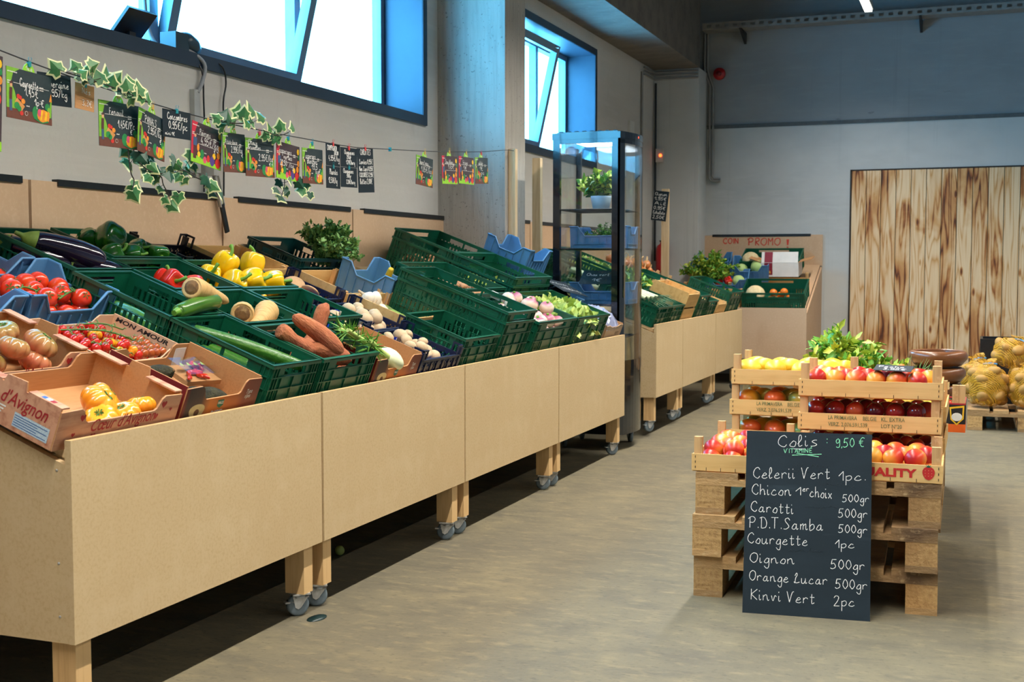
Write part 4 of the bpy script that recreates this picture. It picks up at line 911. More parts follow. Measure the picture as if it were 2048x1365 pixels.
gA = M('bright_leaf_green', (104, 164, 54), .5, layers=[(30, S1, (70, 134, 40), .42, .7)]); gB = M('yellow_green_leaf', (196, 208, 84), .5, layers=[(30, S1, (160, 190, 64), .42, .7)])
gC = M('deep_leaf_green', (52, 112, 50), .5, layers=[(30, S1, (38, 88, 40), .42, .7)]); gD = M('feathery_carrot_green', (136, 176, 98), .55, layers=[(30, S1, (100, 148, 76), .42, .7)])
# ---------------- putting it into the crates
def spots(n, w, d, r, seed, x0=0, y0=0, tries=400):
    random.seed(seed); out = []
    for k in range(n):
        for _ in range(tries):
            p = (x0+random.uniform(r, w-r), y0+random.uniform(r, d-r))
            if all((p[0]-q[0])**2+(p[1]-q[1])**2 > (1.86*r)**2 for q in out): out.append(p); break
    return out
def fill(pr, base, pts, z, lab, group, seed=1, tilt=.5, sc=(.9, 1.1), spin=True):
    random.seed(seed*7+3)
    for i, (x, y) in enumerate(pts):
        zz = z[i] if isinstance(z, (list, tuple)) else z
        s = random.uniform(*sc)
        pp = pr if isinstance(pr, Proto) else pr[random.randrange(len(pr))]
        pp.put(base @ Matrix.Translation((x, y, zz*1.0)) @ rot(random.uniform(-tilt, tilt), random.uniform(-tilt, tilt), random.uniform(0, 2*PI) if spin else 0), lab if isinstance(lab, str) else lab[i], group, s)
def heap(pr, base, w, d, r, n1, n2, z0, zr, lab, group, seed, x0=.014, y0=.014, tilt=.5, sc=(.92, 1.08), n3=0):
    p1 = spots(n1, w-2*x0, d-2*y0, r, seed, x0, y0); fill(pr, base, p1, z0+zr, lab, group, seed, tilt, sc)
    if n2: p2 = spots(n2, w-2*x0-.03, d-2*y0-.03, r, seed+50, x0+.015, y0+.015); fill(pr, base, p2, z0+zr*2.5, lab, group, seed+1, tilt, sc)
    if n3: p3 = spots(n3, w-2*x0-.06, d-2*y0-.06, r, seed+90, x0+.03, y0+.03); fill(pr, base, p3, z0+zr*4.0, lab, group, seed+2, tilt, sc)
B_ = .012
# front boxes: ribbed tomatoes
cb = tb(2.298, .010)
for (x, y, z, rx, ry, rz, s, l) in ((.255, .095, .055, .5, .3, .4, 1.18, 'largest ribbed orange tomato in the nearest cardboard box'), (.215, .048, .036, -.5, -.4, 1, .98, 'ribbed orange tomato lying at the front of the nearest box, left of the others'), (.305, .050, .036, -.3, .5, 2, .98, 'ribbed orange tomato in front of the largest one in the nearest box'), (.325, .135, .046, .5, .5, .2, 1.0, 'ribbed orange tomato behind the others in the nearest box'), (.392, .065, .044, -.4, .3, .6, .92, 'rightmost ribbed orange tomato in the nearest box')):
    BO.put(cb @ at((x, y, z), rx, ry, rz), l, None, s)
cb = tb(2.270, .316)
heap(BP, cb, .465, .30, .045, 16, 12, .012, .031, 'rosy ribbed tomato with a green shoulder in the second cardboard box', 'rosy ribbed tomatoes', 5, .02, .02, .4)
# small vine tomatoes
cb = tb(2.782, .316)
heap(CH[0], cb, .40, .285, .016, 46, 0, .004, .0155, 'small red vine tomato in the pale cardboard box', 'small red vine tomatoes', 7, .012, .03)
heap(CH[0], cb, .28, .285, .017, 34, 24, .034, .0155, 'small red vine tomato heaped on top in the pale cardboard box', 'small red vine tomatoes on the heap', 8, .012, .03)
fill(CH[1], cb, [(.16+.03*random.random()+.022*(k % 4), .06+.05*(k//4)) for k in range(10)], [.062, .058, .055, .06, .07, .066, .06, .064, .07, .07], 'small yellow vine tomato among the red ones in the pale box', 'small yellow vine tomatoes', 4)
fill(CH[2], cb, [(.275+.029*(k % 4)+.008*(k//4 % 2), .05+.031*(k//4)) for k in range(16)], .050, 'small orange-brown vine tomato at the right of the pale box', 'small dark vine tomatoes', 5)
vm = M('tomato_vine_green', (86, 128, 50), .6, layers=[(30, S1, (66, 106, 40), .4, .8)])
def vine(base, pts, lab, r=.0022, side=6, sl=.02):
    m = MB(); p = cr(pts, 5); m.tube(p, r, 6); random.seed(len(lab))
    for k in range(side):
        q = p[int((k+.5)*len(p)/side)]; d = rv(); d.z = abs(d.z)*.6; m.tube([q, q+d*sl*.6, q+d*sl+V((0, 0, -sl*.3))], [r*.8, r*.7, r*.5], 5)
    o = m.build('tomato_vine', vm); o.matrix_world = base; tag(o, lab, 'vine')
vine(cb, [(.05, .20, .078), (.12, .16, .092), (.20, .13, .092), (.26, .085, .080)], 'long green stalk across the heap of small tomatoes', .0026, 10, .026)
vine(cb, [(.16, .22, .082), (.22, .18, .098), (.28, .15, .088)], 'green stalk at the back of the heap of small tomatoes', .0024, 8, .026)
vine(cb, [(.07, .12, .075), (.11, .07, .080), (.17, .03, .066)], 'green stalk at the front of the heap of small tomatoes', .0024, 8, .024)
# blue crates of tomatoes
cb = tb(2.845, .640, 0, z=.04)
heap(TV, cb, .40, .29, .034, 20, 12, .009, .030, 'vine tomato in the nearest blue crate', 'tomatoes in the nearest blue crate', 11, .02, .02, 1.3)
vine(cb, [(.20, .06, .092), (.27, .08, .105), (.34, .10, .100)], 'green vine stalk on the tomatoes of the nearest blue crate', .003, 8, .03)
vine(cb, [(.06, .10, .100), (.12, .13, .108), (.18, .09, .095)], 'green vine stalk at the left of the nearest blue crate', .003, 8, .03)
cb = tb(2.425, .640); heap(TV, cb, .40, .29, .034, 20, 8, .009, .030, 'vine tomato in the blue crate at the photo left edge', 'tomatoes in the blue crate at the left edge', 12, .02, .02)
cb = tb(2.78, .955); heap(TV, cb, .40, .29, .036, 18, 8, .009, .032, 'large tomato in the blue crate behind', 'tomatoes in the rear blue crate', 13, .02, .02, .5, (1.05, 1.2))
# avocados
cb = tb(2.788, .012)
for (x, y, z, rx, ry, rz, l) in ((.06, .08, .040, 1.3, 0, .3, 'dark avocado lying at the left front of the avocado box'), (.06, .20, .038, 1.2, .2, .8, 'avocado with a white sticker standing at the back left of the avocado box'), (.13, .16, .036, 1.4, 0, 1.6, 'avocado in the middle of the avocado box'), (.16, .07, .036, 1.3, .2, 2.6, 'dark green avocado at the front of the avocado box'), (.23, .06, .034, 1.4, .1, .9, 'brownish avocado at the front right of the avocado box'), (.07, .15, .082, .9, .1, .2, 'avocado lying on top of the others in the avocado box')):
    AO.put(cb @ at((x, y, z), rx, ry, rz), l)
tr = thing('packed_peppers', 'film-wrapped tray of small red and green peppers leaning in the avocado box', 'pack', cb @ at((.19, .13, .045), x=.1, z=-.1))
MB().box(0, 0, 0, .15, .10, .014).build('tray', kraft, tr)
random.seed(2); m = MB(); 
for k in range(12): x, y = random.uniform(.02, .12), random.uniform(.015, .08); rod([(x, y, .022), (x+.03*cos(k), y+.03*sin(k), .024)], [.004, .009, .008, .003], 8, 2, m); m.m[-10:] = m.m[-10:]
m.build('small_peppers', pep_r, tr)
m = MB()
for k in range(4): leaf(m, (.02+.03*k, .06, .035), (1, .3, 0), (0, 0, 1), .03, .012)
m.build('label_print', gB, tr)
MB().box(0, 0, .014, .15, .10, .040).build('film', glassmat('clear_film', (.96, .97, .97), .3), tr)
# cucumbers
cb = tb(3.205, .012)
CU.put(cb @ at((.16, .20, .112), .0, -.02, 2.05), 'long cucumber lying across the front green crate', None, .95)
for k, (x, zz) in enumerate(((.06, .035), (.115, .035), (.18, .035), (.235, .035))): CU.put(cb @ at((x, .2, zz), k*.6, 0, PI/2+.03*(k-1.5)), 'cucumber lying on the floor of the front green crate', 'cucumbers on the crate floor', .92)
cb = tb(3.208, .418)
ZU.put(cb @ at((.175, .030, .160), .2, -.03, .17), 'glossy zucchini lying on the front rim of the second-row green crate', None, (1.28, .98, .98))
for k, (x, y) in enumerate(((.07, .16), (.14, .22))): ZU.put(cb @ at((x, y, .042), .3, 0, PI/2-.1*k), 'zucchini on the floor of the second-row green crate', 'zucchini on the crate floor', .95)
# sweet potatoes
cb = tb(3.503, .008)
S_ = ((0, .12, .08, .045, 0, 0, .1), (1, .26, .06, .045, 0, 0, .2), (0, .28, .14, .045, .4, 0, .3), (1, .11, .17, .045, 0, 0, 2.9), (0, .22, .21, .045, 1, 0, .2), (0, .17, .16, .10, 0, .0, .5), (1, .29, .14, .095, .5, 0, .5))
for q, x, y, z, a, b, c in S_: SW[q].put(cb @ at((x, y, z), a, b, c), 'sweet potato lying in the front green crate', 'sweet potatoes in the crate', .85)
SW[0].put(cb @ at((.150, .125, .172), .2, .40, -.80), 'large knobbly sweet potato leaning across the top of the heap', None, (1.15, .86, .86))
SW[1].put(cb @ at((.275, .205, .165), .1, -1.2, .2), 'sweet potato standing upright at the back of the heap', None, 1.0)
SW[1].put(cb @ at((.065, .150, .140), .3, .4, -.6), 'sweet potato with a dark spot at the left of the heap', None, .95)
SW[0].put(cb @ at((.190, .085, .118), 0, .12, -.55), 'sweet potato lying low behind the front rim of the crate', None, .9)
# parsnips
cb = tb(3.505, .325)
PA2.put(cb @ at((.232, .165, .118), .1, .05, .53), 'parsnip whose round crown faces the aisle', None, 1.1)
PA.put(cb @ at((.0, .165, .182), .2, .22, .06), 'large parsnip lying across the left rim of its crate', None, (1.32, 1.15, 1.15))
PA2.put(cb @ at((.225, .085, .112), .1, .22, -2.80), 'pale parsnip with its thick end up, right of the round crown', None, 1.15)
PA2.put(cb @ at((.315, .065, .085), 0, .0, .15), 'small parsnip at the front right of the crate', None, .9)
for k, (x, y) in enumerate(((.08, .06), (.17, .18), (.28, .18), (.20, .10))): PA.put(cb @ at((x, y, .048), .3*k, 0, .7*k), 'parsnip on the floor of the parsnip crate', 'parsnips on the crate floor', .95)
# peppers
cb = tb(3.932, .632)
for (x, y, z, a, b, c, s, l) in ((.10, .11, .125, .9, -.3, .2, 1.12, 'yellow pepper with a curved stem at the left front of the heap'), (.20, .095, .130, 1.0, .1, .4, 1.25, 'yellow pepper with a pale green stem in the middle of the heap'), (.335, .085, .125, 1.0, .4, .3, 1.25, 'yellow pepper with a long curved stem at the right front of the heap'), (.16, .21, .160, .2, -.2, 1, 1.22, 'tall yellow pepper at the back left of the heap'), (.335, .20, .165, .3, .1, 2, 1.15, 'yellow pepper at the back right of the heap'), (.05, .19, .115, .5, -.6, 0, 1.1, 'yellow pepper low at the left edge of the heap')):
    PY.put(cb @ at((x, y, z), a, b, c), l, None, s)
heap(PY, cb, .395, .30, .043, 10, 0, .010, .044, 'yellow pepper under the others in its crate', 'lower yellow peppers', 17)
cb = tb(3.525, .640)
for (x, y, z, a, b, c, s, l) in ((.215, .17, .100, 1.1, -.3, -.4, 1.15, 'red pepper lying at the left of the red pepper crate'), (.285, .13, .095, 1.0, .5, .2, 1.12, 'orange-red pepper with its stem towards the aisle'), (.25, .23, .085, .4, .2, 1.2, .95, 'red pepper at the back of the red pepper crate'), (.34, .05, .05, .4, .2, 2.2, .9, 'red pepper in the right corner of its crate')):
    PR.put(cb @ at((x, y, z), a, b, c), l, None, s)
cb = tb(3.570, .952)
for (x, y, z, a, b, c, s, l) in ((.14, .24, .122, .6, .4, .3, 1.0, 'green pepper at the back left of the green pepper crate'), (.17, .17, .155, -.3, .9, .4, 1.35, 'largest dark green pepper, lying on the heap'), (.13, .11, .115, .9, -.4, 1.0, 1.0, 'light green pepper at the front of its heap'), (.225, .10, .115, 1.2, .2, .5, .95, 'bright green pepper near the front rim'), (.30, .14, .122, .9, .3, 0, 1.0, 'green pepper with a light stem at the right of the heap'), (.345, .075, .125, 1.4, .6, -.5, 1.05, 'dark green pepper resting at the right front corner')):
    PG.put(cb @ at((x, y, z), a, b, c), l, None, s)
heap(PG, cb, .395, .30, .043, 9, 0, .010, .042, 'green pepper under the others in its crate', 'lower green peppers', 18)
# eggplants
cb = tb(3.243, .832)
EG.put(cb @ at((.15, .185, .138), .3, .10, -.72), 'large glossy eggplant lying on top with its stem to the back', None, 1.2)
EG.put(cb @ at((.225, .10, .10), 0, .05, -.9+.2), 'eggplant with a wide green calyx near the front rim', None, 1.0)
EG.put(cb @ at((.09, .25, .10), .5, .1, -1.0), 'eggplant at the back left of its crate', None, 1.1)
for k, (x, y) in enumerate(((.07, .17), (.15, .2), (.23, .2))): EG.put(cb @ at((x, y, .05), .5*k, 0, PI/2+.1*k), 'eggplant on the floor of its crate', 'eggplants on the crate floor', .95)
# mushrooms
for (u, s, pr, n1, n2, r, zr, lab, grp, sd) in ((4.29, .004, MW, 22, 7, .031, .026, 'brown-white mushroom in the front navy crate', 'mushrooms in the front navy crate', 21), (4.345, .300, MW, 26, 9, .031, .026, 'white mushroom in the second navy crate', 'mushrooms in the second navy crate', 22), (4.355, .630, MBR, 13, 7, .043, .022, 'flat brown mushroom in the rear navy crate', 'mushrooms in the rear navy crate', 23)):
    cb = tb(u, s); lt = thing('paper_liner', 'bright blue liner tray in the '+lab.split(' in the ')[1], 'liner', cb)
    MB().box(.03, .03, .0075, .36, .26, .022).build('floor', liner, lt)
    for y in (.027, .259): MB().box(.027, y, .010, .363, y+.003, .062).build('side', liner, lt)
    heap(pr, cb, .39, .29, r, n1, n2, .022, zr, lab, grp, sd, .036, .036, .6, (.75, 1.1))
# fennel
def fennel():
    b = blob(lambda a, p: (.040*sin(p)**.8*cos(a)*(1+.08*cos(2*a)), .030*sin(p)**.8*sin(a), .048*cos(p)), 18, 10); st = MB(); fr_ = MB(); random.seed(9)
    for k, (x, ln) in enumerate(((-.014, .17), (0, .20), (.016, .16))):
        tip = V((x*3.5, .006*k-.006, .03+ln)); st.tube(cr([(x, 0, .03), (x*1.6, 0, .08), tip], 4), [.012, .011, .010, .010, .009, .008, .0075, .007, .006], 8)
        for q in range(40): p = V((x*1.8, 0, .10)).lerp(tip, random.random()); d = rv()+V((0, 0, .7)); leaf(fr_, p, d, rv(), random.uniform(.03, .06), .0022, .3, 0, 0, 3)
    return produce('fennel', 'fennel', 'fennel', b, M('fennel_white', (232, 236, 206), .4, layers=[(14, (3, 3, .3), (206, 218, 160), .45, .75)]), [('stalks', st, M('fennel_stalk', (196, 216, 130), .45, layers=[(14, (3, 3, .3), (166, 196, 96), .45, .75)])), ('fronds', fr_, gA)])
FE = fennel(); cb = tb(3.908, .006)
FE.put(cb @ Matrix.Translation((.185, .045, .085)) @ V((-.90, .22, .34)).to_track_quat('Z', 'Y').to_matrix().to_4x4(), 'large white fennel bulb with green stalks over the box edge', None, 1.3)
FE.put(cb @ Matrix.Translation((.075, .045, .050)) @ V((-.2, .75, .6)).to_track_quat('Z', 'Y').to_matrix().to_4x4(), 'small white fennel bulb at the left of its box', None, .85)
# turnips, lettuce, roots, beans
heap(TU, tb(5.590, .016), .60, .385, .041, 28, 22, B_+.022, .036, 'purple and white turnip in the green crate', 'turnips in the green crate', 31, .015, .015, .8, (.9, 1.08), 6)
heap(LT, tb(6.196, .012), .60, .385, .052, 22, 14, B_+.03, .012, 'pale green lettuce in the green front crate', 'lettuces in the front crate', 32, .015, .015, .8, (.95, 1.2), 9)
heap(GI, tb(5.530, .428, .012), .60, .385, .036, 30, 14, B_+.06, .016, 'knobbly brown root in the crate behind the nested crates', 'knobbly brown roots', 33, .015, .015, .8, (.9, 1.2))
heap(LT, tb(6.186, .414), .60, .39, .05, 10, 0, B_, .012, 'lettuce seen through the slots of the lower nested crate', 'lettuces in the nested crates', 34, .03, .03, .6, (.7, .85)) if 0 else None
heap(LT, tb(6.188, .416, .048), .60, .39, .05, 18, 0, B_, .012, 'green lettuce on the floor of the upper nested crate behind', 'lettuces in the nested crates', 34, .02, .02, .6, (.7, .9))
heap(GI, tb(6.198, .808, .048), .60, .39, .034, 22, 10, B_, .016, 'brown root in the top green crate by the pillar', 'roots in the crate by the pillar', 35, .02, .02, .6, (.8, 1.1))
cb = tb(5.095, .590); random.seed(5)
for k, (x, y, z, a) in enumerate(((.10, .08, .03, .1), (.25, .07, .03, 3.0), (.12, .14, .03, .3), (.28, .15, .03, 2.8), (.15, .21, .03, .0), (.28, .23, .03, .2), (.12, .11, .062, .25), (.25, .12, .062, 2.9), (.2, .18, .062, .4))): BE.put(cb @ at((x, y, z), 0, 0, a), 'long yellow courgette lying in the blue crate', 'yellow courgettes')
BE.put(cb @ at((.27, .16, .105), 0, 1.1, .4), 'yellow courgette standing up out of the blue crate', None)
# garlic bag and asparagus in the wooden tray
cb = tb(4.745, .330)
GA = produce('garlic_bulb', 'garlic', 'garlic', blob(ell(.026, .026, .022, .07, 6)), M('garlic_skin', (236, 226, 206), .5, layers=[(20, (1, 1, .3), (216, 200, 180), .45, .75)]), [('neck', rod([(0, 0, .018), (0, 0, .03), (.004, 0, .045)], [.010, .005, .004], 8), mus_w)])
for k, (x, y, z) in enumerate(((.08, .20, .028), (.13, .22, .028), (.18, .20, .028), (.10, .24, .07), (.16, .235, .07), (.07, .14, .028))): GA.put(cb @ at((x, y, z+.03), .4*k, .3, k), 'white garlic bulb in the wooden tray', 'garlic bulbs', 1.3)
asp = MB(); ah = MB(); random.seed(8)
for k in range(9):
    x = .29+.008*(k % 5); z = .03+.012*(k//5); asp.tube([(x, .03, z), (x-.002, .21, z+.012)], [.0055, .005], 8); rod([(x-.002, .205, z+.012), (x-.003, .24, z+.016), (x-.003, .262, z+.018)], [.005, .0075, .006, .001], 8, 3, ah)
t = asp.build('asparagus_bundle', M('asparagus_stalk', (150, 176, 86), .5, layers=[(20, S1, (120, 152, 60), .4, .8)])); ah.build('tips', M('asparagus_tip', (110, 130, 60), .6, layers=[(90, S1, (150, 160, 90), .45, .7)]), t); t.matrix_world = cb; tag(t, 'bundle of green asparagus in the wooden tray', 'asparagus')
# carrot greens
o = bush('carrot_greens', 'bushy carrot greens spilling out of the dark green crate', 'carrot greens', (gD, gC, gD, gD), 4200, .165, .024, 21, 70, 1, .0); o.matrix_world = at((-2.93, 5.16, 1.165), -.15, .3, 0)
# bag and crumpled liner by the fridge
def crumple(nx, ny, w, d, h, seed, amp):
    random.seed(seed); vs = []; 
    for j in range(ny+1):
        for i in range(nx+1):
            u, v = i/nx, j/ny; e = sin(PI*u)*sin(PI*v)
            vs.append((w*u+random.uniform(-1, 1)*amp, d*v+random.uniform(-1, 1)*amp, h*e**.5+random.uniform(-1, 1)*amp*1.4))
    return MB().add(vs, [(j*(nx+1)+i, j*(nx+1)+i+1, (j+1)*(nx+1)+i+1, (j+1)*(nx+1)+i) for j in range(ny) for i in range(nx)], 0, False)
o = crumple(18, 14, .33, .26, .085, 4, .008).build('paper_liner', M('blue_grey_film', (150, 158, 186), .35, layers=[(12, S1, (126, 134, 166), .42, .75)])); o.matrix_world = tb(6.84, .016, .072); tag(o, 'crumpled blue-grey film over the grey box beside the fridge', 'film')
o = crumple(16, 12, .36, .25, .10, 6, .009).build('plastic_bag', M('black_bin_film', (20, 21, 24), .25, coat=.3, layers=[(12, S1, (34, 36, 40), .45, .75)])); o.matrix_world = tb(6.82, .32, .07); tag(o, 'crumpled black plastic bag in the blue crate beside the fridge', 'bag')
# beyond the fridge
heap(LE, tb(8.01, .42, 0, FAR), .385, .575, .03, 7, 6, B_+.02, .022, 'leek in the long green crate beyond the fridge', 'leeks beyond the fridge', 41, .02, .1, .1) if 0 else None
for k in range(12): LE.put(tb(8.03+.030*(k % 6), .66, .10+.05*(k//6), FAR) @ rot(0, .05, PI/2+.05*((k*7) % 5-2)), 'leek lying in the long green crate beyond the fridge', 'leeks beyond the fridge', .95)
for k in range(4): LE.put(tb(8.05+.10*k, .18, .165, FAR) @ rot(0, .05, -PI/2+.2*(k-1)), 'leek with its white end to the aisle, on the front green crates', 'front leeks beyond the fridge', .8)
heap(ON, tb(9.20, .60, .05, FAR), .49, .30, .037, 26, 18, .02, .033, 'onion with a dry neck in the wooden crate right of the fridge', 'onions right of the fridge', 42, .02, .02, .5, (.9, 1.1), 12)
heap(ON, tb(9.72, .60, .05, FAR), .49, .30, .037, 26, 18, .01, .033, 'onion in the wooden crate below the card post', 'onions by the card post', 43, .02, .02, .5, (.9, 1.1), 12)
heap(GI, tb(10.25, .60, 0, FAR), .49, .30, .036, 22, 12, .04, .02, 'brown root in the wooden crate at the top of the last units', 'roots beyond the fridge', 44, .02, .02, .6, (.9, 1.2))
heap(ON, tb(9.22, .60, 0, FAR), .385, .30, .037, 14, 0, .08, .033, 'onion beside the long empty green crate', 'onions in the long crate', 45, .03, .0, .5) if 0 else None
for k, (u, s) in enumerate(((9.67, .05), (9.74, .10), (10.16, .07), (10.26, .10), (10.12, .16))): SQ.put(tb(u+.02, s+.08, .10 if k < 2 else .06, FAR) @ rot(0, .1, -PI/2+.3*(k-2)*.5), 'pale butternut squash lying in the crates of the last units', 'squash beyond the fridge', .9)
heap(LT, tb(8.42, .42, .02, FAR), .385, .575, .055, 14, 6, B_+.06, .014, 'leafy green head in the long crate beyond the fridge', 'greens beyond the fridge', 46, .02, .02, .5, (.9, 1.2))
# back unit
cb = tb(.61, .01, 0, BACK)
CF.put(cb @ at((.12, .12, .12), .4, 0, .3), 'large cauliflower in the front green crate of the back unit', None, 1.2)
for k, (x, y, z) in enumerate(((.30, .08, .15), (.40, .09, .155), (.27, .07, .08), (.33, .06, .08), (.36, .14, .10), (.45, .1, .1))): OR.put(cb @ at((x, y, z)), 'orange in the front green crate of the back unit', 'oranges on the back unit')
cb = tb(.46, .80, 0, BACK); CF.put(cb @ at((.10, .09, .19), .5, 0, 0), 'cauliflower at the top of the back unit', None, 1.1)
heap(CB, cb, .60, .39, .078, 6, 0, .012, .065, 'pale cabbage in the green crate at the top of the back unit', 'cabbages in the top crate', 48)
cb = tb(.20, .33, .05, BACK); RA.put(cb @ at((.21, .10, .085), .6, .2, 0), 'red pepper in the blue crate on the back unit', None, 1.05); RA.put(cb @ at((.12, .12, .06), .3, .6, 2), 'dark red pepper at the left of the blue crate on the back unit', None, .8)
CB.put(cb @ at((.31, .13, .075), .3, .2, 0), 'small pale cabbage in the blue crate on the back unit', None, .85)
cb = tb(.40, .60, .05, BACK); CB.put(cb @ at((.27, .12, .12), .3, .3, 0), 'light green cabbage in the rear blue crate on the back unit', None, 1.1); CB.put(cb @ at((.10, .12, .10), .3, .3, 1), 'film-wrapped pale cabbage at the left of the rear blue crate', None, .85)
o = bush('curly_parsley', 'big bush of parsley in the wooden crate on the back unit', 'parsley', (gA, gB, gA, gB), 3200, .27, .032, 31, 60, .8, .15); o.matrix_world = tb(.20, .52, .03, BACK) @ rot(x=-.3) @ Matrix.Scale(1.12, 4)
o = bush('spring_greens', 'bunch of spring greens at the front of the back unit', 'greens', (gA, gC), 200, .11, .035, 32, 12); o.matrix_world = tb(.42, .16, .02, BACK) @ rot(x=-.2)
o = bush('leafy_greens', 'leafy greens lying over the front green crates just right of the fridge', 'greens', (gA, gC, gB), 420, .17, .05, 33, 20, .8, .1); o.matrix_world = tb(8.33, .30, .10, FAR) @ rot(x=-.5)
# fruit on the pallets
def grid(nx, ny, w, d, x0, y0): return [(x0+w*(i+.5+(.25 if j % 2 else -.25))/nx, y0+d*(j+.5)/ny) for j in range(ny) for i in range(nx)]
pb = at((-.915, 4.152, Z), z=.02); fill(NE, pb, grid(3, 6, .23, .42, .035, .035), .036, 'red and yellow nectarine in the crate left of the chalkboard', 'nectarines left of the chalkboard', 51, .7, (.98, 1.08))
fill(NE, pb, grid(3, 5, .22, .36, .04, .06), .068, 'red and yellow nectarine on top in the crate left of the chalkboard', 'upper nectarines left of the chalkboard', 52, .7, (.98, 1.08))
pb = at((-.585, 4.165, Z), z=.012); fill(NE, pb, grid(6, 3, .42, .23, .035, .035), .036, 'red and yellow nectarine in the QUALITY crate', 'nectarines in the QUALITY crate', 53, .7, (.98, 1.08))
fill(NE, pb, grid(6, 3, .42, .23, .035, .035), .070, 'red and yellow nectarine on top in the QUALITY crate', 'upper nectarines in the QUALITY crate', 54, .7, (1.0, 1.08))
fill(ND, at((-.598, 4.475, Z)), grid(6, 3, .42, .23, .035, .035), .066, 'dark nectarine in the lowest crate behind the QUALITY crate', 'nectarines in the shaded crate', 55, .7)
fill(ND, at((-.600, 4.475, Z+.1205)), grid(6, 3, .42, .23, .035, .035), .068, 'dark red nectarine in the second crate of the right stack', 'dark nectarines', 56, .7, (1, 1.1))
fill(NE, at((-.598, 4.472, Z+.241)), grid(6, 3, .42, .23, .035, .035), .062, 'red peach in the topmost crate of the right stack', 'peaches in the topmost crate', 57, .7, (1, 1.1))
for zz, pr, lab, grp, sd in ((Z, MG, 'green and orange mango in the lowest crate of the left rear stack', 'mangoes in the lowest crate', 58), (Z+.1205, MG, 'green and orange mango in the middle crate of the left rear stack', 'mangoes in the middle crate', 59), (Z+.241, MY, 'yellow mango in the topmost crate of the left rear stack', 'mangoes in the topmost crate', 60)):
    fill(pr, at((-.912, 4.83, zz)), grid(4, 3, .42, .23, .035, .035), .062, lab, grp, sd, .25, (.95, 1.03), True)
fill(MY, at((-.403, 4.838, Z+.1205)), grid(2, 5, .22, .42, .04, .035), .060, 'yellow mango in the crate of the right rear stack', 'mangoes in the right rear stack', 61, .25, (.95, 1.03))
o = bush('celery', 'leafy bunch of celery on the crates behind the mangoes', 'celery', (gA, gB, gB, gA, gB), 1500, .20, .042, 41, 46, .8, .12); o.matrix_world = at((-.515, 5.20, Z+.235), x=-.1) @ Matrix.Scale(.9, 4)
o = bush('parsley_bunch', 'smaller leafy bunch right of the celery, left of the wooden bowls', 'parsley', (gB, gA), 420, .11, .034, 42, 22, .7, .12); o.matrix_world = at((-.37, 5.10, Z+.235), x=-.1)
CR_ = produce('carrot', 'carrot', 'carrot', rod([(-.07, 0, 0), (-.066, 0, 0), (0, 0, 0), (.07, 0, 0)], [.006, .013, .013, .010, .002], 10), M('carrot_skin', (236, 130, 40), .5, layers=[(40, (4, .5, .5), (216, 108, 28), .5, .8)]))
CR_.put(at((-.262, 5.0, Z+.262), 0, .9, -1.2), 'small orange carrot poking up beside the wooden bowls')
random.seed(3); m = MB()
for k in range(120): a = random.uniform(-1, 1); leaf(m, (0, 0, 0), (a, .2*random.gauss(0, 1), random.uniform(.3, 1)), rv(), random.uniform(.05, .13), .0012, random.uniform(0, .6), 0, 0, 4)
o = m.build('carrot_greens', gD); o.matrix_world = at((-.235, 5.12, Z+.225)); tag(o, 'feathery green carrot tops in front of the wooden bowls', 'carrot greens')
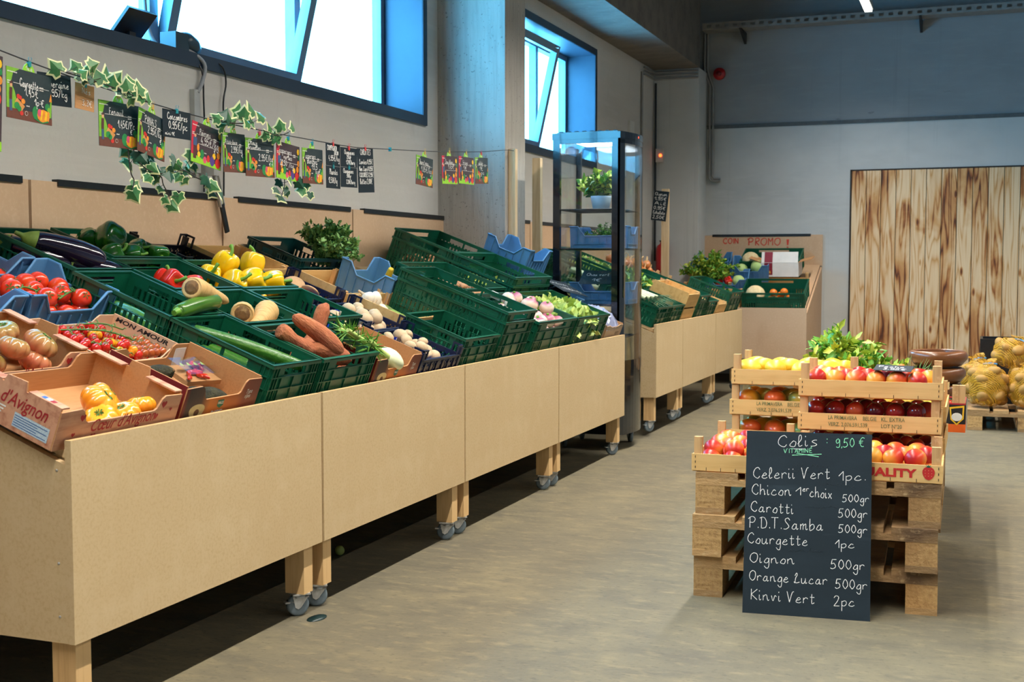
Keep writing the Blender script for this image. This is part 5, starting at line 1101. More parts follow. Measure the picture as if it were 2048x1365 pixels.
# ---------------- handwriting: single strokes, x then y in base 36, y = 5 is the line they stand on
GL = {'a': '69 4a 28 16 35 56 69,6a 66 75 86', 'b': '1f 15 35 56 68 5a 3a 18', 'c': '69 4a 28 16 35 55 76', 'd': '69 4a 28 16 35 56 69,6f 66 75 86', 'e': '17 58 69 4a 28 16 35 55 76', 'f': '5e 4f 3d 31,1a 6a',
 'g': '69 4a 28 16 35 56 69,6a 63 50 30 12', 'h': '1f 15,18 3a 5a 67 65 76', 'i': '1a 16 25 36,1d 1e', 'k': '1f 15,5a 17 55', 'l': '07 3b 3e 2f 1d 16 25 46', 'm': '1a 15,18 3a 4a 45,48 6a 7a 76 85 96', 'n': '1a 15,18 3a 5a 66 75 86',
 'o': '4a 28 16 35 55 67 69 4a', 'p': '1a 10,19 3a 5a 68 56 35 16', 'q': '69 4a 28 16 35 56 69,6a 60 82', 'j': '3a 33 11,3d 3e', 'r': '1a 15,18 3a 5a 69', 's': '6a 4a 29 38 57 66 45 15', 't': '3e 36 45 66,1b 6b', 'u': '1a 16 25 45 68,6a 66 75 86', 'v': '1a 35 5a 79', 'w': '1a 25 4a,4a 65 8a 99', 'x': '1a 65,6a 15', 'y': '1a 16 35 58,6a 63 40 11', 'z': '1a 6a 15 65',
 'A': '15 4f 75,29 69', 'B': '2f 25,2f 5f 6d 4a 2a,4a 78 66 45 25', 'C': '8d 6f 3e 1b 18 36 65 87', 'D': '2f 25,0e 3f 6e 8a 76 45 25', 'E': '7f 2f,2f 25,25 75,2a 6a', 'F': '7f 2f,2f 25,2a 6a', 'G': '8d 6f 3e 1b 18 36 65 87 89 59', 'J': '2f 7f,5f 57 35 16', 'H': '1f 15,6f 65,1a 6a', 'I': '2f 25', 'K': '1f 15,8f 1a,1a 85', 'L': '2c 4f 5d 3a 25 16,16 45 86', 'M': '15 1f,1f 4a,4a 7f,7f 75', 'N': '15 1f,1f 75,75 7f',
 'O': '5f 2d 19 27 55 87 9b 8e 5f', 'P': '25 2f,0d 3f 6f 8d 6a 2a', 'R': '25 2f,2f 6f 7d 6b 2a,2a 75', 'S': '8d 6f 3e 3c 69 77 45 15', 'T': '0f 8f,4f 45', 'V': '1f 45,45 7e 9f', 'U': '1f 17 35 55 77 7f', 'Z': '1f 7f,7f 15,15 75', '\u00c9': '7f 2f,2f 25,25 75,2a 6a,4h 7j', '\u00e9': '17 58 69 4a 28 16 35 55 76,3c 5e', '\u00ef': '1a 16 25 36,0d 0e,2d 2e',
 '0': '4f 2d 19 27 45 67 79 6d 4f', '1': '0a 4f,4f 45', '2': '1d 3f 6e 5a 15,15 35 75', '3': '1e 4f 6d 3a,3a 67 45 16', '4': '4f 18,18 68,5a 53', '5': '7f 2f,2f 1a,1a 4b 68 56 25 06', '6': '6f 2b 17 45 67 4a 19', '7': '1f 7f,7f 35', '8': '4f 2d 6a 67 45 17 29 6d 4f', '9': '6c 4f 1d 2a 5b 6e,6e 67 45 16', '\u20ac': '8e 5f 2c 28 45 75,0b 6b,09 59', '.': '25 26', ',': '26 14', ':': '28 29,2c 2d', '/': '04 5f', '-': '18 58', '\u00b0': '2f 1d 3d 2f'}
def script_strokes(s):
    """-> polylines in units (cap height 10) and the width of the line"""
    x = 0; out = []
    for ch in s:
        if ch == ' ': x += 5; continue
        mx = 0
        for st in GL.get(ch, '18 58').split(','):
            p = [(int(q[0], 36), int(q[1], 36)-5) for q in st.split()]; mx = max([mx]+[a for a, b in p])
            out.append([(x+a, b) for a, b in p])
        x += mx+1.6
    return out, x-1.6
def write(mb, s, u, v, h, width, lw, fn, mi=0, u1=None, v1=None, bold=0):
    """ribbon strokes standing on the line from (u, v): h is the cap height, width fits the whole text"""
    st, w = script_strokes(s); kx = width/w; ky = h/10; sl = (v1-v)/width if v1 is not None else 0
    for p in st:
        q = [V((a*kx, b*ky+a*kx*sl, 0)) for a, b in p]
        if len(q) > 2: q = cr(q, 3)
        n = len(q); L_, R_ = [], []
        for i in range(n):
            t = (q[min(i+1, n-1)]-q[max(i-1, 0)]).normalized()*(lw/2); L_.append((q[i].x-t.y, q[i].y+t.x)); R_.append((q[i].x+t.y, q[i].y-t.x))
        mb.add([fn(u+a, v+b) for a, b in L_+R_], [(i, i+1, n+i+1, n+i) for i in range(n-1)], mi, False)
chalk = M('white_chalk', (236, 236, 232), .9, layers=[(220, S1, (176, 182, 184), .45, .7)])
chalk_g = M('green_chalk', (156, 240, 190), .9, layers=[(220, S1, (110, 190, 150), .45, .7)])
faint = M('smudged_chalk', (60, 74, 82), .9, layers=[(120, S1, (42, 55, 63), .4, .6)])
slate = M('chalkboard_slate', (29, 41, 49), .6, spec=.25, layers=[(3.5, (1, 1, 2), (35, 48, 57), .45, .75), (7, (.5, 1, 3), (50, 64, 73), .60, .85), (160, S1, (62, 76, 84), .68, .8)])
# ---------------- the big chalkboard
BW, BH = .405, .602
bm = at((-.706, 3.992, 0), z=.105) @ rot(x=-.212)
b = thing('chalkboard', 'black chalkboard with a handwritten price list leaning on the pallets', 'chalkboard', bm)
MB().box(0, 0, 0, BW, .008, BH).build('board', slate, b)
m = MB(); f = lambda u, v: (u, -.0008, v)
for s, u, v, u1, v1, h, g_ in (('Colis', .101, .550, .229, .559, .038, 0), (':', .250, .560, .262, .560, .03, 1), ('9,50 \u20ac', .289, .555, .381, .563, .029, 1), ('VITAMIN\u00c9', .121, .531, .214, .536, .014, 1), ('Celerii Vert', .023, .443, .272, .452, .036, 0), ('1pc.', .301, .447, .385, .452, .030, 0), ('Chicon', .020, .389, .149, .391, .035, 0), ('1', .164, .393, .180, .394, .026, 0), ('er', .185, .407, .206, .408, .018, 0), ('choix', .208, .391, .279, .387, .034, 0), ('500gr', .313, .378, .397, .382, .024, 0), ('Carotti', .018, .333, .157, .331, .034, 0), ('500gr', .301, .327, .392, .331, .028, 0), ('P.D.T.Samba', .012, .279, .253, .282, .036, 0), ('500gr', .302, .278, .392, .280, .026, 0), ('Courgette', .010, .228, .205, .230, .034, 0), ('1pc', .293, .228, .353, .231, .026, 0), ('Oignon', .018, .165, .164, .168, .032, 0), ('500gr', .279, .160, .385, .163, .030, 0), ('Orange Lucar', .018, .107, .269, .108, .032, 0), ('500gr', .295, .098, .394, .101, .030, 0), ('Kinvi Vert', .025, .045, .230, .044, .034, 0), ('2pc', .289, .042, .356, .045, .032, 0)):
    write(m, s, u, v, h, u1-u, .0020 if h > .02 else .0017, f, g_, u1, v1)
for a, c in (((.150, .524), (.245, .531)), ((.164, .531), (.236, .522))): m.add([(a[0], -.0009, a[1]), (c[0], -.0009, c[1]), (c[0], -.0009, c[1]+.002), (a[0], -.0009, a[1]+.002)], [(0, 1, 2, 3)], 1, False)
m.add([(.155, -.0009, .545), (.190, -.0009, .546), (.190, -.0009, .548), (.155, -.0009, .547)], [(0, 1, 2, 3)], 0, False)
m.build('chalk_lettering', [chalk, chalk_g], b)
m = MB(); random.seed(5)
for k in range(7):      # wiped-out old lines, too faint to read
    u0, v0 = random.uniform(.02, .25), (.487, .47, .43, .36, .355, .30, .21)[k]
    for q in range(7): m.tube(cr([(u0+.016*q, -.0003, v0+random.uniform(-.006, .006)), (u0+.016*q+.006, -.0003, v0+.012*random.random()), (u0+.016*q+.013, -.0003, v0)], 3), .0007, 4, flat=.3)
m.build('chalk_smudge', faint, b)
# ---------------- the line of price cards
line_m = M('thin_black_cord', (60, 62, 64), .6, layers=[(20, S1, (48, 50, 52), .4, .8)])
LN = [(-2.7, 2.2, 1.862), (-2.7, 2.869, 1.775), (-2.7, 3.119, 1.746), (-2.7, 3.524, 1.711), (-2.7, 3.888, 1.692), (-2.7, 4.25, 1.686), (-2.7, 4.645, 1.686), (-2.7, 4.965, 1.688), (-2.7, 5.134, 1.694), (-2.7, 5.421, 1.713), (-2.7, 5.808, 1.738), (-2.7, 6.128, 1.763), (-2.7, 6.592, 1.803), (-2.70, 6.976, 1.846), (-2.725, 7.19, 1.862)]
tag(MB().tube(cr(LN, 4), .0022, 6).build('card_line', line_m), 'thin dark cord with price cards clipped along it above the vegetables', 'line')
def line_z(y):
    for a, c in zip(LN, LN[1:]):
        if a[1] <= y <= c[1]: return a[2]+(c[2]-a[2])*(y-a[1])/(c[1]-a[1])
cm = {k: M('card_print_'+k, c, .5, layers=[(60, S1, [x*.88 for x in c], .45, .8)]) for k, c in dict(board=(44, 58, 62), brown_board=(70, 56, 62), green=(128, 186, 56), red=(206, 44, 68), soil=(112, 66, 52), orange=(240, 150, 50), tomato=(220, 56, 48), leaf=(44, 140, 76), yellow=(248, 196, 40), plum=(86, 66, 140), pink=(228, 84, 120), denim=(66, 92, 130), jacket=(90, 52, 50), paper=(240, 238, 230), skin=(226, 170, 130), crate=(216, 150, 84), lime=(150, 214, 50)).items()}
CMK = list(cm); CML = [cm[k] for k in CMK]; ci = CMK.index
def disc(mb, cx, cz, rx, rz, mi, y, n=12, sq=0): poly(mb, [(cx+rx*cos(2*PI*k/n)*(1+sq*cos(4*PI*k/n)), cz+rz*sin(2*PI*k/n)) for k in range(n)], lambda a, c: (a, y, c), ci(mi))
def quad(mb, pts, mi, y): poly(mb, pts, lambda a, c: (a, y, c), ci(mi))
def print_green(m, w, h):
    e = -.0012; Y = lambda k: e-.0002*k
    quad(m, [(0, -h), (.055*w/.21, -h), (.045, -h*.62), (.036, -h*.45), (.020, -h*.30), (.030, -h*.10), (.06, 0), (0, 0)], 'green', Y(0))
    quad(m, [(0, -h), (w, -h), (w, -h*.87), (w*.6, -h*.80), (0, -h*.80)], 'soil', Y(1))
    quad(m, [(w-.014, -h*.85), (w-.004, -h*.85), (w, -h*.45), (w-.006, -h*.45)], 'green', Y(1)); quad(m, [(w-.014, -h*.52), (w-.004, -h*.35), (w, -h*.52)], 'orange', Y(2))
    # man with a barrow of vegetables
    disc(m, .020, -.052, .006, .007, 'skin', Y(3)); quad(m, [(.012, -.050), (.028, -.047), (.022, -.040), (.014, -.042)], 'jacket', Y(4)); quad(m, [(.011, -.095), (.024, -.095), (.026, -.060), (.013, -.060)], 'jacket', Y(3)); quad(m, [(.012, -.128), (.024, -.128), (.024, -.095), (.012, -.095)], 'denim', Y(3))
    quad(m, [(.036, -.100), (.068, -.124), (.082, -.108), (.046, -.087)], 'crate', Y(3))
    for x, z, r, c in ((.052, -.082, .008, 'tomato'), (.061, -.085, .007, 'tomato'), (.074, -.094, .009, 'orange'), (.046, -.110, .012, 'leaf'), (.056, -.118, .010, 'leaf'), (.066, -.130, .008, 'tomato'), (.088, -.128, .010, 'soil')): disc(m, x, z, r, r*.9, c, Y(4))
    disc(m, .088, -.128, .007, .007, 'paper', Y(5)); disc(m, .088, -.128, .006, .006, 'soil', Y(6))
    # basket of carrots
    disc(m, .132, -.120, .016, .020, 'leaf', Y(3)); disc(m, .168, -.126, .030, .020, 'orange', Y(4)); disc(m, .150, -.118, .010, .012, 'pink', Y(5))
    for k in range(4): quad(m, [(.152+k*.010, -.138), (.158+k*.010, -.108), (.165+k*.011, -.112), (.160+k*.011, -.140)], 'orange' if k % 2 else 'yellow', Y(6))
    quad(m, [(.125, -.134), (.160, -.147), (.190, -.138), (.192, -.143), (.160, -.1495), (.122, -.139)], 'leaf', Y(6)); disc(m, .188, -.096, .012, .012, 'leaf', Y(3), 8); disc(m, .195, -.106, .008, .01, 'green', Y(4), 8)
def print_red(m, w, h):
    e = -.0012; Y = lambda k: e-.0002*k
    quad(m, [(0, -h), (.032, -h), (.026, -h*.6), (.018, -h*.3), (.04, 0), (0, 0)], 'red', Y(0)); quad(m, [(0, -h), (w, -h), (w, -h*.90), (w*.5, -h*.86), (0, -h*.80)], 'lime', Y(1))
    disc(m, .024, -.050, .007, .008, 'skin', Y(3)); quad(m, [(.014, -.046), (.034, -.046), (.030, -.038), (.018, -.038)], 'jacket', Y(4)); quad(m, [(.012, -.088), (.036, -.088), (.036, -.058), (.012, -.058)], 'denim', Y(3)); quad(m, [(.014, -.135), (.034, -.135), (.034, -.088), (.014, -.088)], 'jacket', Y(3))
    for x, z, rx, rz, c in ((.046, -.092, .008, .014, 'orange'), (.052, -.116, .010, .011, 'yellow'), (.074, -.112, .012, .018, 'leaf'), (.095, -.130, .012, .013, 'pink'), (.118, -.122, .010, .014, 'tomato'), (.146, -.126, .016, .019, 'plum'), (.158, -.106, .011, .012, 'yellow'), (.186, -.128, .018, .019, 'tomato'), (.190, -.098, .012, .013, 'orange'), (.197, -.072, .011, .013, 'orange'), (.200, -.046, .007, .011, 'leaf'), (.194, -.024, .011, .013, 'yellow')): disc(m, x, z, rx, rz, c, Y(3), 10, .06)
pin = {k: M('clip_'+k, c, .4, layers=[(40, S1, [x*.85 for x in c], .4, .8)]) for k, c in dict(red=(226, 70, 70), teal=(40, 150, 160), gold=(214, 170, 90)).items()}
def small_lines(m, w, h, kind):      # the tiny printed lines of the card
    e = -.0020
    for (a, c, z) in ((.004, .048, .012), (.003, .020, .040), (.003, .020, .046), (.150, .172, .040), (.150, .174, .048), (.088, .106, .104)): 
        n = int((c-a)/.004)
        for k in range(n): quad(m, [(a+k*.004, -z-.003), (a+k*.004+.0028, -z-.003), (a+k*.004+.0028, -z+.001*(k % 2)), (a+k*.004, -z)], 'paper', e)
    quad(m, [(.03, -.0445), (.196, -.0445), (.196, -.0433), (.03, -.0433)], 'paper', e)
    if kind == 'R': quad(m, [(.045, -.078), (.19, -.078), (.19, -.0768), (.045, -.0768)], 'paper', e)
def card(name, tl, tr, w, h, kind, lines, label, group, clip='red', drop=0):
    tl, tr = V(tl), V(tr); x = (tr-tl).normalized(); y = V((0, 0, 1)).cross(x).normalized(); z = x.cross(y)
    mt = Matrix(((x.x, y.x, z.x, tl.x), (x.y, y.y, z.y, tl.y), (x.z, y.z, z.z, tl.z), (0, 0, 0, 1)))
    base = {'G': cm['board'], 'R': cm['brown_board'], 'S': slate, 'P': kraft}[kind]
    o = MB().box(0, -.0008, -h, w, .0008, 0).build(name, base); o.matrix_world = mt; tag(o, label, 'price card', group)
    m = MB()
    if kind in 'GR':
        (print_green if kind == 'G' else print_red)(m, w, h); small_lines(m, w, h, kind); m.build('printed_picture', CML, o)
        t = MB(); t.prism([(w*.5+.030*cos(a), .030*sin(a)*1.25-.012) for a in [2*PI*k/20 for k in range(20)]], lambda a, c, q: (a, .0012+q, c), 0, .0012)
        t.build('round_tab', cm['lime'], o)
        tm = MB(); write(tm, '1kg', w*.5-.014, .003, .014, .028, .0016, lambda a, c: (a, .0005, c)); tm.build('tab_lettering', cm['paper'], o)
    m = MB()
    for s, u, v, hh, ww, lw in lines: write(m, s, u, v, hh, ww, lw, lambda a, c: (a, -.0026, c))
    if lines: m.build('chalk_lettering', chalk, o)
    xx = w*.5; zt = .024 if kind in 'GR' else 0
    c = MB().box(xx-.006, -.004, zt-.010, xx+.006, .004, zt+.006)
    for s_ in (-1, 1): c.tube([(xx+s_*.003, -.002, zt+.005), (xx+s_*.008, -.004, zt+.016), (xx+s_*.004, -.004, zt+.019)], .0009, 5)
    c.build('clip', pin[clip], o)
    return o
gG, gR, gS = 'printed vegetable price cards on the line', 'printed fruit price cards on the line', 'plain black price slates on the line'
L3 = .0025
card('price_card', (-2.665, 2.672, 1.772), (-2.70, 2.880, 1.757), .21, .28, 'R', [], 'colourful fruit card cut off at the photo left edge', gR, 'red')
card('price_card', (-2.691, 2.881, 1.732), (-2.709, 3.090, 1.728), .21, .15, 'G', [('Courgette', .058, -.050, .024, .085, L3), ('1,45\u20ac', .080, -.074, .024, .064, L3), ('1p:\u20ac', .125, -.098, .02, .045, .0028)], 'printed vegetable card reading Courgette 1,45, first full card from the left', gG, 'teal')
card('price_card', (-2.712, 3.032, 1.739), (-2.712, 3.180, 1.744), .148, .098, 'S', [('Aubergine', .02, -.042, .022, .115, .0028), ('1,95/kg', .04, -.070, .022, .085, .0028)], 'plain black slate reading Aubergine, half behind the Courgette card', gS, 'red')
card('price_card', (-2.702, 3.190, 1.728), (-2.704, 3.283, 1.724), .092, .082, 'P', [('N\u00e9s', .03, -.030, .018, .04, .0018), ('3,3\u20ac', .03, -.068, .018, .05, .0018)], 'piece of brown cardboard with pale writing clipped on the line', None, 'teal')
card('price_card', (-2.700, 3.295, 1.687), (-2.704, 3.505, 1.689), .21, .15, 'G', [('Fenouil', .05, -.042, .020, .075, L3), ('1,45\u20ac/Pc', .095, -.082, .024, .090, L3), ('\u20ac', .160, -.100, .015, .012, .0022)], 'printed vegetable card reading Fenouil 1,45', gG, 'gold')
card('price_card', (-2.679, 3.473, 1.684), (-2.721, 3.678, 1.661), .21, .15, 'G', [('PANA\u00efS', .045, -.042, .024, .090, L3), ('2,95\u20ac/kg', .070, -.074, .024, .105, L3), ('\u20ac', .165, -.094, .015, .012, .0022)], 'printed vegetable card reading Panais 2,95', gG, 'gold')
card('price_card', (-2.706, 3.641, 1.699), (-2.694, 3.789, 1.698), .148, .098, 'S', [('Concombres', .022, -.034, .024, .105, .0028), ('0,95\u20ac/pi\u00e8ce' if 0 else '0,95\u20ac/pc', .028, -.066, .026, .100, .0028), ('mini:1\u20ac', .01, -.090, .012, .05, .002)], 'plain black slate reading Concombres 0,95', gS, 'teal')
card('price_card', (-2.693, 3.797, 1.675), (-2.707, 4.006, 1.654), .21, .15, 'R', [('Poivrons', .05, -.042, .020, .075, L3), ('4,95\u20ac/kg', .060, -.074, .026, .125, L3), ('\u20ac', .155, -.094, .015, .012, .0022)], 'printed fruit card reading Poivrons 4,95', gR, 'gold')
card('price_card', (-2.682, 3.970, 1.649), (-2.718, 4.177, 1.660), .21, .15, 'G', [('Patate douce', .02, -.042, .016, .11, .0022), ('2,99\u20ac/kg', .070, -.074, .024, .105, L3), ('\u20ac', .170, -.090, .013, .012, .0022)], 'printed vegetable card reading Patate douce 2,99', gG, 'red')
card('price_card', (-2.700, 4.151, 1.647), (-2.700, 4.361, 1.653), .21, .15, 'G', [('Choux', .018, -.026, .020, .065, L3), ('Bruxelles', .016, -.044, .018, .090, L3), ('2,95\u20ac/kg', .090, -.086, .026, .105, L3), ('\u20ac', .168, -.104, .013, .012, .0022)], 'printed vegetable card reading Choux Bruxelles 2,95', gG, 'red')
card('price_card', (-2.692, 4.369, 1.655), (-2.708, 4.578, 1.647), .21, .15, 'R', [('asperges', .02, -.044, .022, .11, L3), ('vertes', .06, -.066, .020, .075, L3), ('22,50', .03, -.094, .022, .06, L3), ('/kg', .11, -.096, .020, .04, L3)], 'printed fruit card reading asperges vertes', gR, 'teal')
card('price_card', (-2.690, 4.567, 1.645), (-2.710, 4.776, 1.652), .21, .15, 'G', [('asperges', .03, -.042, .022, .10, L3), ('blanches', .045, -.064, .022, .10, L3), ('19,5', .09, -.088, .022, .06, L3), ('kg\u20ac', .13, -.106, .020, .05, L3)], 'printed vegetable card reading asperges blanches', gG, 'teal')
card('price_card', (-2.696, 4.782, 1.685), (-2.706, 4.910, 1.688), .148, .098, 'S', [('CHAMPIGNON', .008, -.030, .022, .10, .003), ('BRUN', .08, -.048, .018, .045, .003), ('4,95\u20ac/kg', .02, -.074, .022, .115, .003)], 'upper slate reading Champignon brun, hanging over the Pleurotes slate', gS, 'red')
card('price_card', (-2.697, 4.784, 1.586), (-2.707, 4.912, 1.589), .148, .098, 'S', [('Pleurotes', .03, -.036, .024, .085, .003), ('12,50\u20ac/kg', .02, -.074, .024, .09, .003)], 'lower slate reading Pleurotes', gS, 'teal')
card('price_card', (-2.702, 4.925, 1.680), (-2.698, 5.072, 1.684), .148, .088, 'S', [('Champignons', .03, -.030, .020, .09, .0028), ('250gr', .05, -.050, .016, .04, .0028), ('1,20\u20ac/barq', .045, -.074, .018, .08, .0028)], 'upper slate reading Champignons 250gr', gS, 'red')
card('price_card', (-2.703, 4.927, 1.591), (-2.699, 5.074, 1.595), .148, .090, 'S', [('Champignons', .02, -.026, .020, .09, .0028), ('500gr', .05, -.046, .016, .04, .0028), ('2,20\u20ac/barq', .045, -.074, .018, .08, .0028)], 'lower slate reading Champignons 500gr', gS, 'teal')
card('price_card', (-2.703, 5.084, 1.688), (-2.697, 5.231, 1.698), .148, .205, 'S', [('CAROTTES', .025, -.030, .026, .095, .003), ('Lav\u00e9es:0,95\u20ac', .012, -.072, .022, .125, .003), ('Non Lav\u00e9:0,95\u20ac', .010, -.104, .022, .130, .003), ('COLOR\u00c9ES:2,95\u20ac', .010, -.132, .020, .130, .003), ('Bottes:2,00\u20ac', .012, -.164, .024, .115, .003)], 'tall black slate headed CAROTTES with four prices', gS, 'red')
card('price_card', (-2.699, 5.716, 1.713), (-2.701, 5.927, 1.704), .21, .15, 'G', [('Navet mau', .04, -.042, .026, .11, L3), ('1,85\u20ac/kg', .060, -.078, .028, .125, L3)], 'printed vegetable card reading Navet, alone between the slates and the pillar', gG, 'gold')
card('price_card', (-2.699, 6.033, 1.735), (-2.701, 6.243, 1.745), .21, .15, 'R', [('Chou blanc', .04, -.042, .022, .11, L3), ('1,45\u20ac', .08, -.068, .024, .08, L3)], 'printed fruit card first from the left in front of the concrete pillar', gR, 'gold')
card('price_card', (-2.701, 6.267, 1.752), (-2.699, 6.477, 1.756), .21, .15, 'R', [('frisee', .05, -.042, .022, .07, L3), ('1\u20ac', .06, -.074, .026, .05, L3)], 'printed fruit card second from the left in front of the concrete pillar', gR, 'gold')
card('price_card', (-2.697, 6.491, 1.763), (-2.703, 6.701, 1.776), .21, .15, 'G', [('salade', .05, -.042, .022, .07, L3), ('1\u20ac', .07, -.074, .026, .05, L3), ('pc', .09, -.096, .020, .05, L3)], 'printed vegetable card at the right end of the line before the pillar edge', gG, 'red')
t = MB().box(-2.706, 5.415, 1.703, -2.694, 5.427, 1.722); tag(t.build('clip', pin['teal']), 'empty teal clip on the card line right of the CAROTTES slate', 'clip')
# ---------------- ivy
ivy_g = M('ivy_green', (70, 128, 70), .45, layers=[(26, S1, (44, 100, 56), .42, .7), (60, S1, (130, 170, 110), .62, .8)]); ivy_d = M('dark_ivy_green', (34, 86, 60), .45, layers=[(26, S1, (24, 66, 48), .42, .7)]); ivy_c = M('cream_leaf_edge', (232, 230, 180), .5, layers=[(40, S1, (214, 220, 156), .4, .7)])
def ivy_leaf(mb, p, ang, size, face, dark):
    out = [(0, -.16), (.18, -.36), (.46, -.30), (.42, -.06), (.60, .18), (.34, .30), (.0, .74), (-.34, .30), (-.60, .18), (-.42, -.06), (-.46, -.30), (-.18, -.36)]
    f = V(face).normalized(); a = V((0, 0, 1)).cross(f).normalized(); c = f.cross(a); ca, sa = cos(ang), sin(ang)
    def P(u, v, o): u2, v2 = u*ca-v*sa, u*sa+v*ca; return V(p)+a*(u2*size)+c*(v2*size)+f*(o-abs(u)*size*.45)
    n = len(out); vs = [P(0, 0, .0015)]+[P(u*.78, v*.78+.0, .0012) for u, v in out]+[P(u, v, 0) for u, v in out]
    mb.add(vs, [(0, 1+i, 1+(i+1) % n) for i in range(n)], 1 if dark else 0, False); mb.add(vs, [(1+i, 1+n+i, 1+n+(i+1) % n, 1+(i+1) % n) for i in range(n)], 1 if dark and random.random() < .6 else 2, False)
def ivy(label, pts, X, stems, seed, size=(.036, .054), down=True, darkp=.25, dz=0):
    random.seed(seed); m = MB(); s = MB()
    for q in stems: s.tube(cr([(X+.01, y, z) for y, z in q], 4), .0022, 5)
    for y, z in pts:
        p = V((X+random.uniform(-.02, .035), y, z)); ivy_leaf(m, p, (PI if down else 0)+random.uniform(-1.1, 1.1), random.uniform(*size), (1, random.uniform(-.9, .3), random.uniform(-.2, .6)), random.random() < darkp)
        near = min(((y-b)**2+(z-c)**2, b, c) for q in stems for b, c in q); s.tube([p, V((X+.01, near[1], near[2]))], .0010, 4) if near[0] < .01 else None
    o = m.build('ivy_garland', [ivy_g, ivy_d, ivy_c]); s.build('stems', M('ivy_stem', (58, 52, 44), .7, layers=[(30, S1, (46, 42, 36), .4, .8)]), o); tag(o, label, 'ivy')
IVA = [(3.092, 1.753), (3.145, 1.766), (3.209, 1.777), (3.151, 1.745), (3.216, 1.758), (3.196, 1.736), (3.221, 1.74), (3.254, 1.746), (3.32, 1.761), (3.371, 1.756), (3.406, 1.748), (3.314, 1.736), (3.368, 1.733), (3.436, 1.728), (3.364, 1.718), (3.456, 1.714), (3.416, 1.704), (3.501, 1.709)]
IVB = [(3.882, 1.687), (3.958, 1.698), (4.011, 1.699), (3.952, 1.662), (4.061, 1.719), (4.091, 1.733), (4.132, 1.746), (4.08, 1.692), (4.131, 1.701), (4.189, 1.727), (4.016, 1.68), (4.301, 1.699), (4.362, 1.705), (4.419, 1.708), (4.317, 1.668), (4.355, 1.657), (4.257, 1.659)]
IVL = [(4.456, 1.493), (4.485, 1.501), (4.404, 1.46), (4.473, 1.454), (4.438, 1.434), (4.556, 1.496), (4.585, 1.467), (4.647, 1.496), (4.665, 1.472), (4.646, 1.452)]
IVC = [(3.471, 1.535), (3.49, 1.526), (3.493, 1.494), (3.533, 1.518), (3.569, 1.515), (3.606, 1.513), (3.581, 1.491), (3.556, 1.469), (3.617, 1.489), (3.592, 1.459), (3.539, 1.45), (3.629, 1.453), (3.668, 1.495), (3.663, 1.476), (3.724, 1.523), (3.758, 1.51), (3.748, 1.467), (3.784, 1.493), (3.803, 1.548), (3.838, 1.497), (3.81, 1.463), (3.857, 1.52), (3.883, 1.468), (3.919, 1.448), (3.933, 1.424), (3.975, 1.416), (3.507, 1.418), (3.479, 1.391), (3.666, 1.425), (3.656, 1.383), (3.716, 1.394), (3.698, 1.361)]
ivy('variegated ivy sprig twined on the line above the brown cardboard and Fenouil cards', IVA, -2.67, [[(3.10, 1.742), (3.22, 1.735), (3.36, 1.722), (3.50, 1.700)]], 1, (.044, .066), False)
ivy('variegated ivy sprig on the line above the Poivrons and Choux cards', IVB, -2.67, [[(3.86, 1.690), (4.0, 1.684), (4.14, 1.70)], [(4.22, 1.680), (4.33, 1.67), (4.41, 1.69)]], 2, (.048, .07), False)
ivy('short ivy tendril hanging below the left edge of the asperges vertes card', IVL[:5], -2.72, [[(4.44, 1.60), (4.46, 1.49), (4.44, 1.44)]], 3, (.044, .058), True, .7)
ivy('short ivy tendril hanging below the asperges blanches card', IVL[5:], -2.72, [[(4.56, 1.60), (4.585, 1.48), (4.64, 1.46)]], 6, (.044, .058), True, .7)
ivy('long ivy tendrils hanging below the Fenouil and Panais cards', IVC, -2.72, [[(3.449, 1.60), (3.465, 1.47), (3.484, 1.436), (3.475, 1.406)], [(3.47, 1.60), (3.494, 1.519), (3.548, 1.481), (3.629, 1.461), (3.645, 1.431), (3.678, 1.394)], [(3.592, 1.466), (3.705, 1.477), (3.762, 1.491), (3.837, 1.47), (3.906, 1.456), (3.966, 1.421)]], 4, (.042, .062), True, .4)
# ---------------- things on and under the big window
t = thing('floodlight', 'flat black floodlight panel tilted on the window sill', 'floodlight', (-3.29, 4.20, 2.071))
MB().box(-.004, -.09, 0, .010, .09, .13).build('panel', blackp, t).matrix_local = at((-.01, 0, .02), y=.75)
MB().box(-.02, -.02, 0, .03, .02, .03).build('foot', blackp, t)
t = thing('security_camera', 'dark domed camera unit on the window sill beside the slanted sash', 'camera', (-3.27, 4.50, 2.071))
camm = M('dark_teal_plastic', (40, 64, 78), .35, layers=[(9, S1, (32, 54, 66), .4, .8)])
MB().box(-.035, -.06, 0, .045, .035, .075).build('housing', camm, t)
MB().lathe([(0, -.055), (.036, -.05), (.046, -.02), (.046, .03), (.036, .05), (0, .055)], 18).build('lens_barrel', camm, t).matrix_local = at((.01, .075, .040), x=PI/2-.3)
cab = M('grey_cable', (150, 152, 154), .6, layers=[(20, S1, (132, 134, 136), .4, .8)])
tag(MB().tube(cr([(-3.40, 4.44, 2.95), (-3.39, 4.44, 2.5), (-3.38, 4.45, 2.2), (-3.33, 4.47, 2.09), (-3.24, 4.53, 2.082), (-3.195, 4.60, 2.03), (-3.195, 4.585, 1.95), (-3.20, 4.555, 1.90)], 5), .009, 8).build('cable', cab), 'thick grey cable running down the window post into the wall trunking', 'cable')
tag(MB().tube(cr([(-3.25, 4.56, 2.075), (-3.198, 4.585, 2.0), (-3.20, 4.60, 1.86), (-3.205, 4.61, 1.70), (-3.205, 4.60, 1.47)], 5), .004, 6).build('cable', blackp), 'thin black cable beside the wall trunking', 'cable')
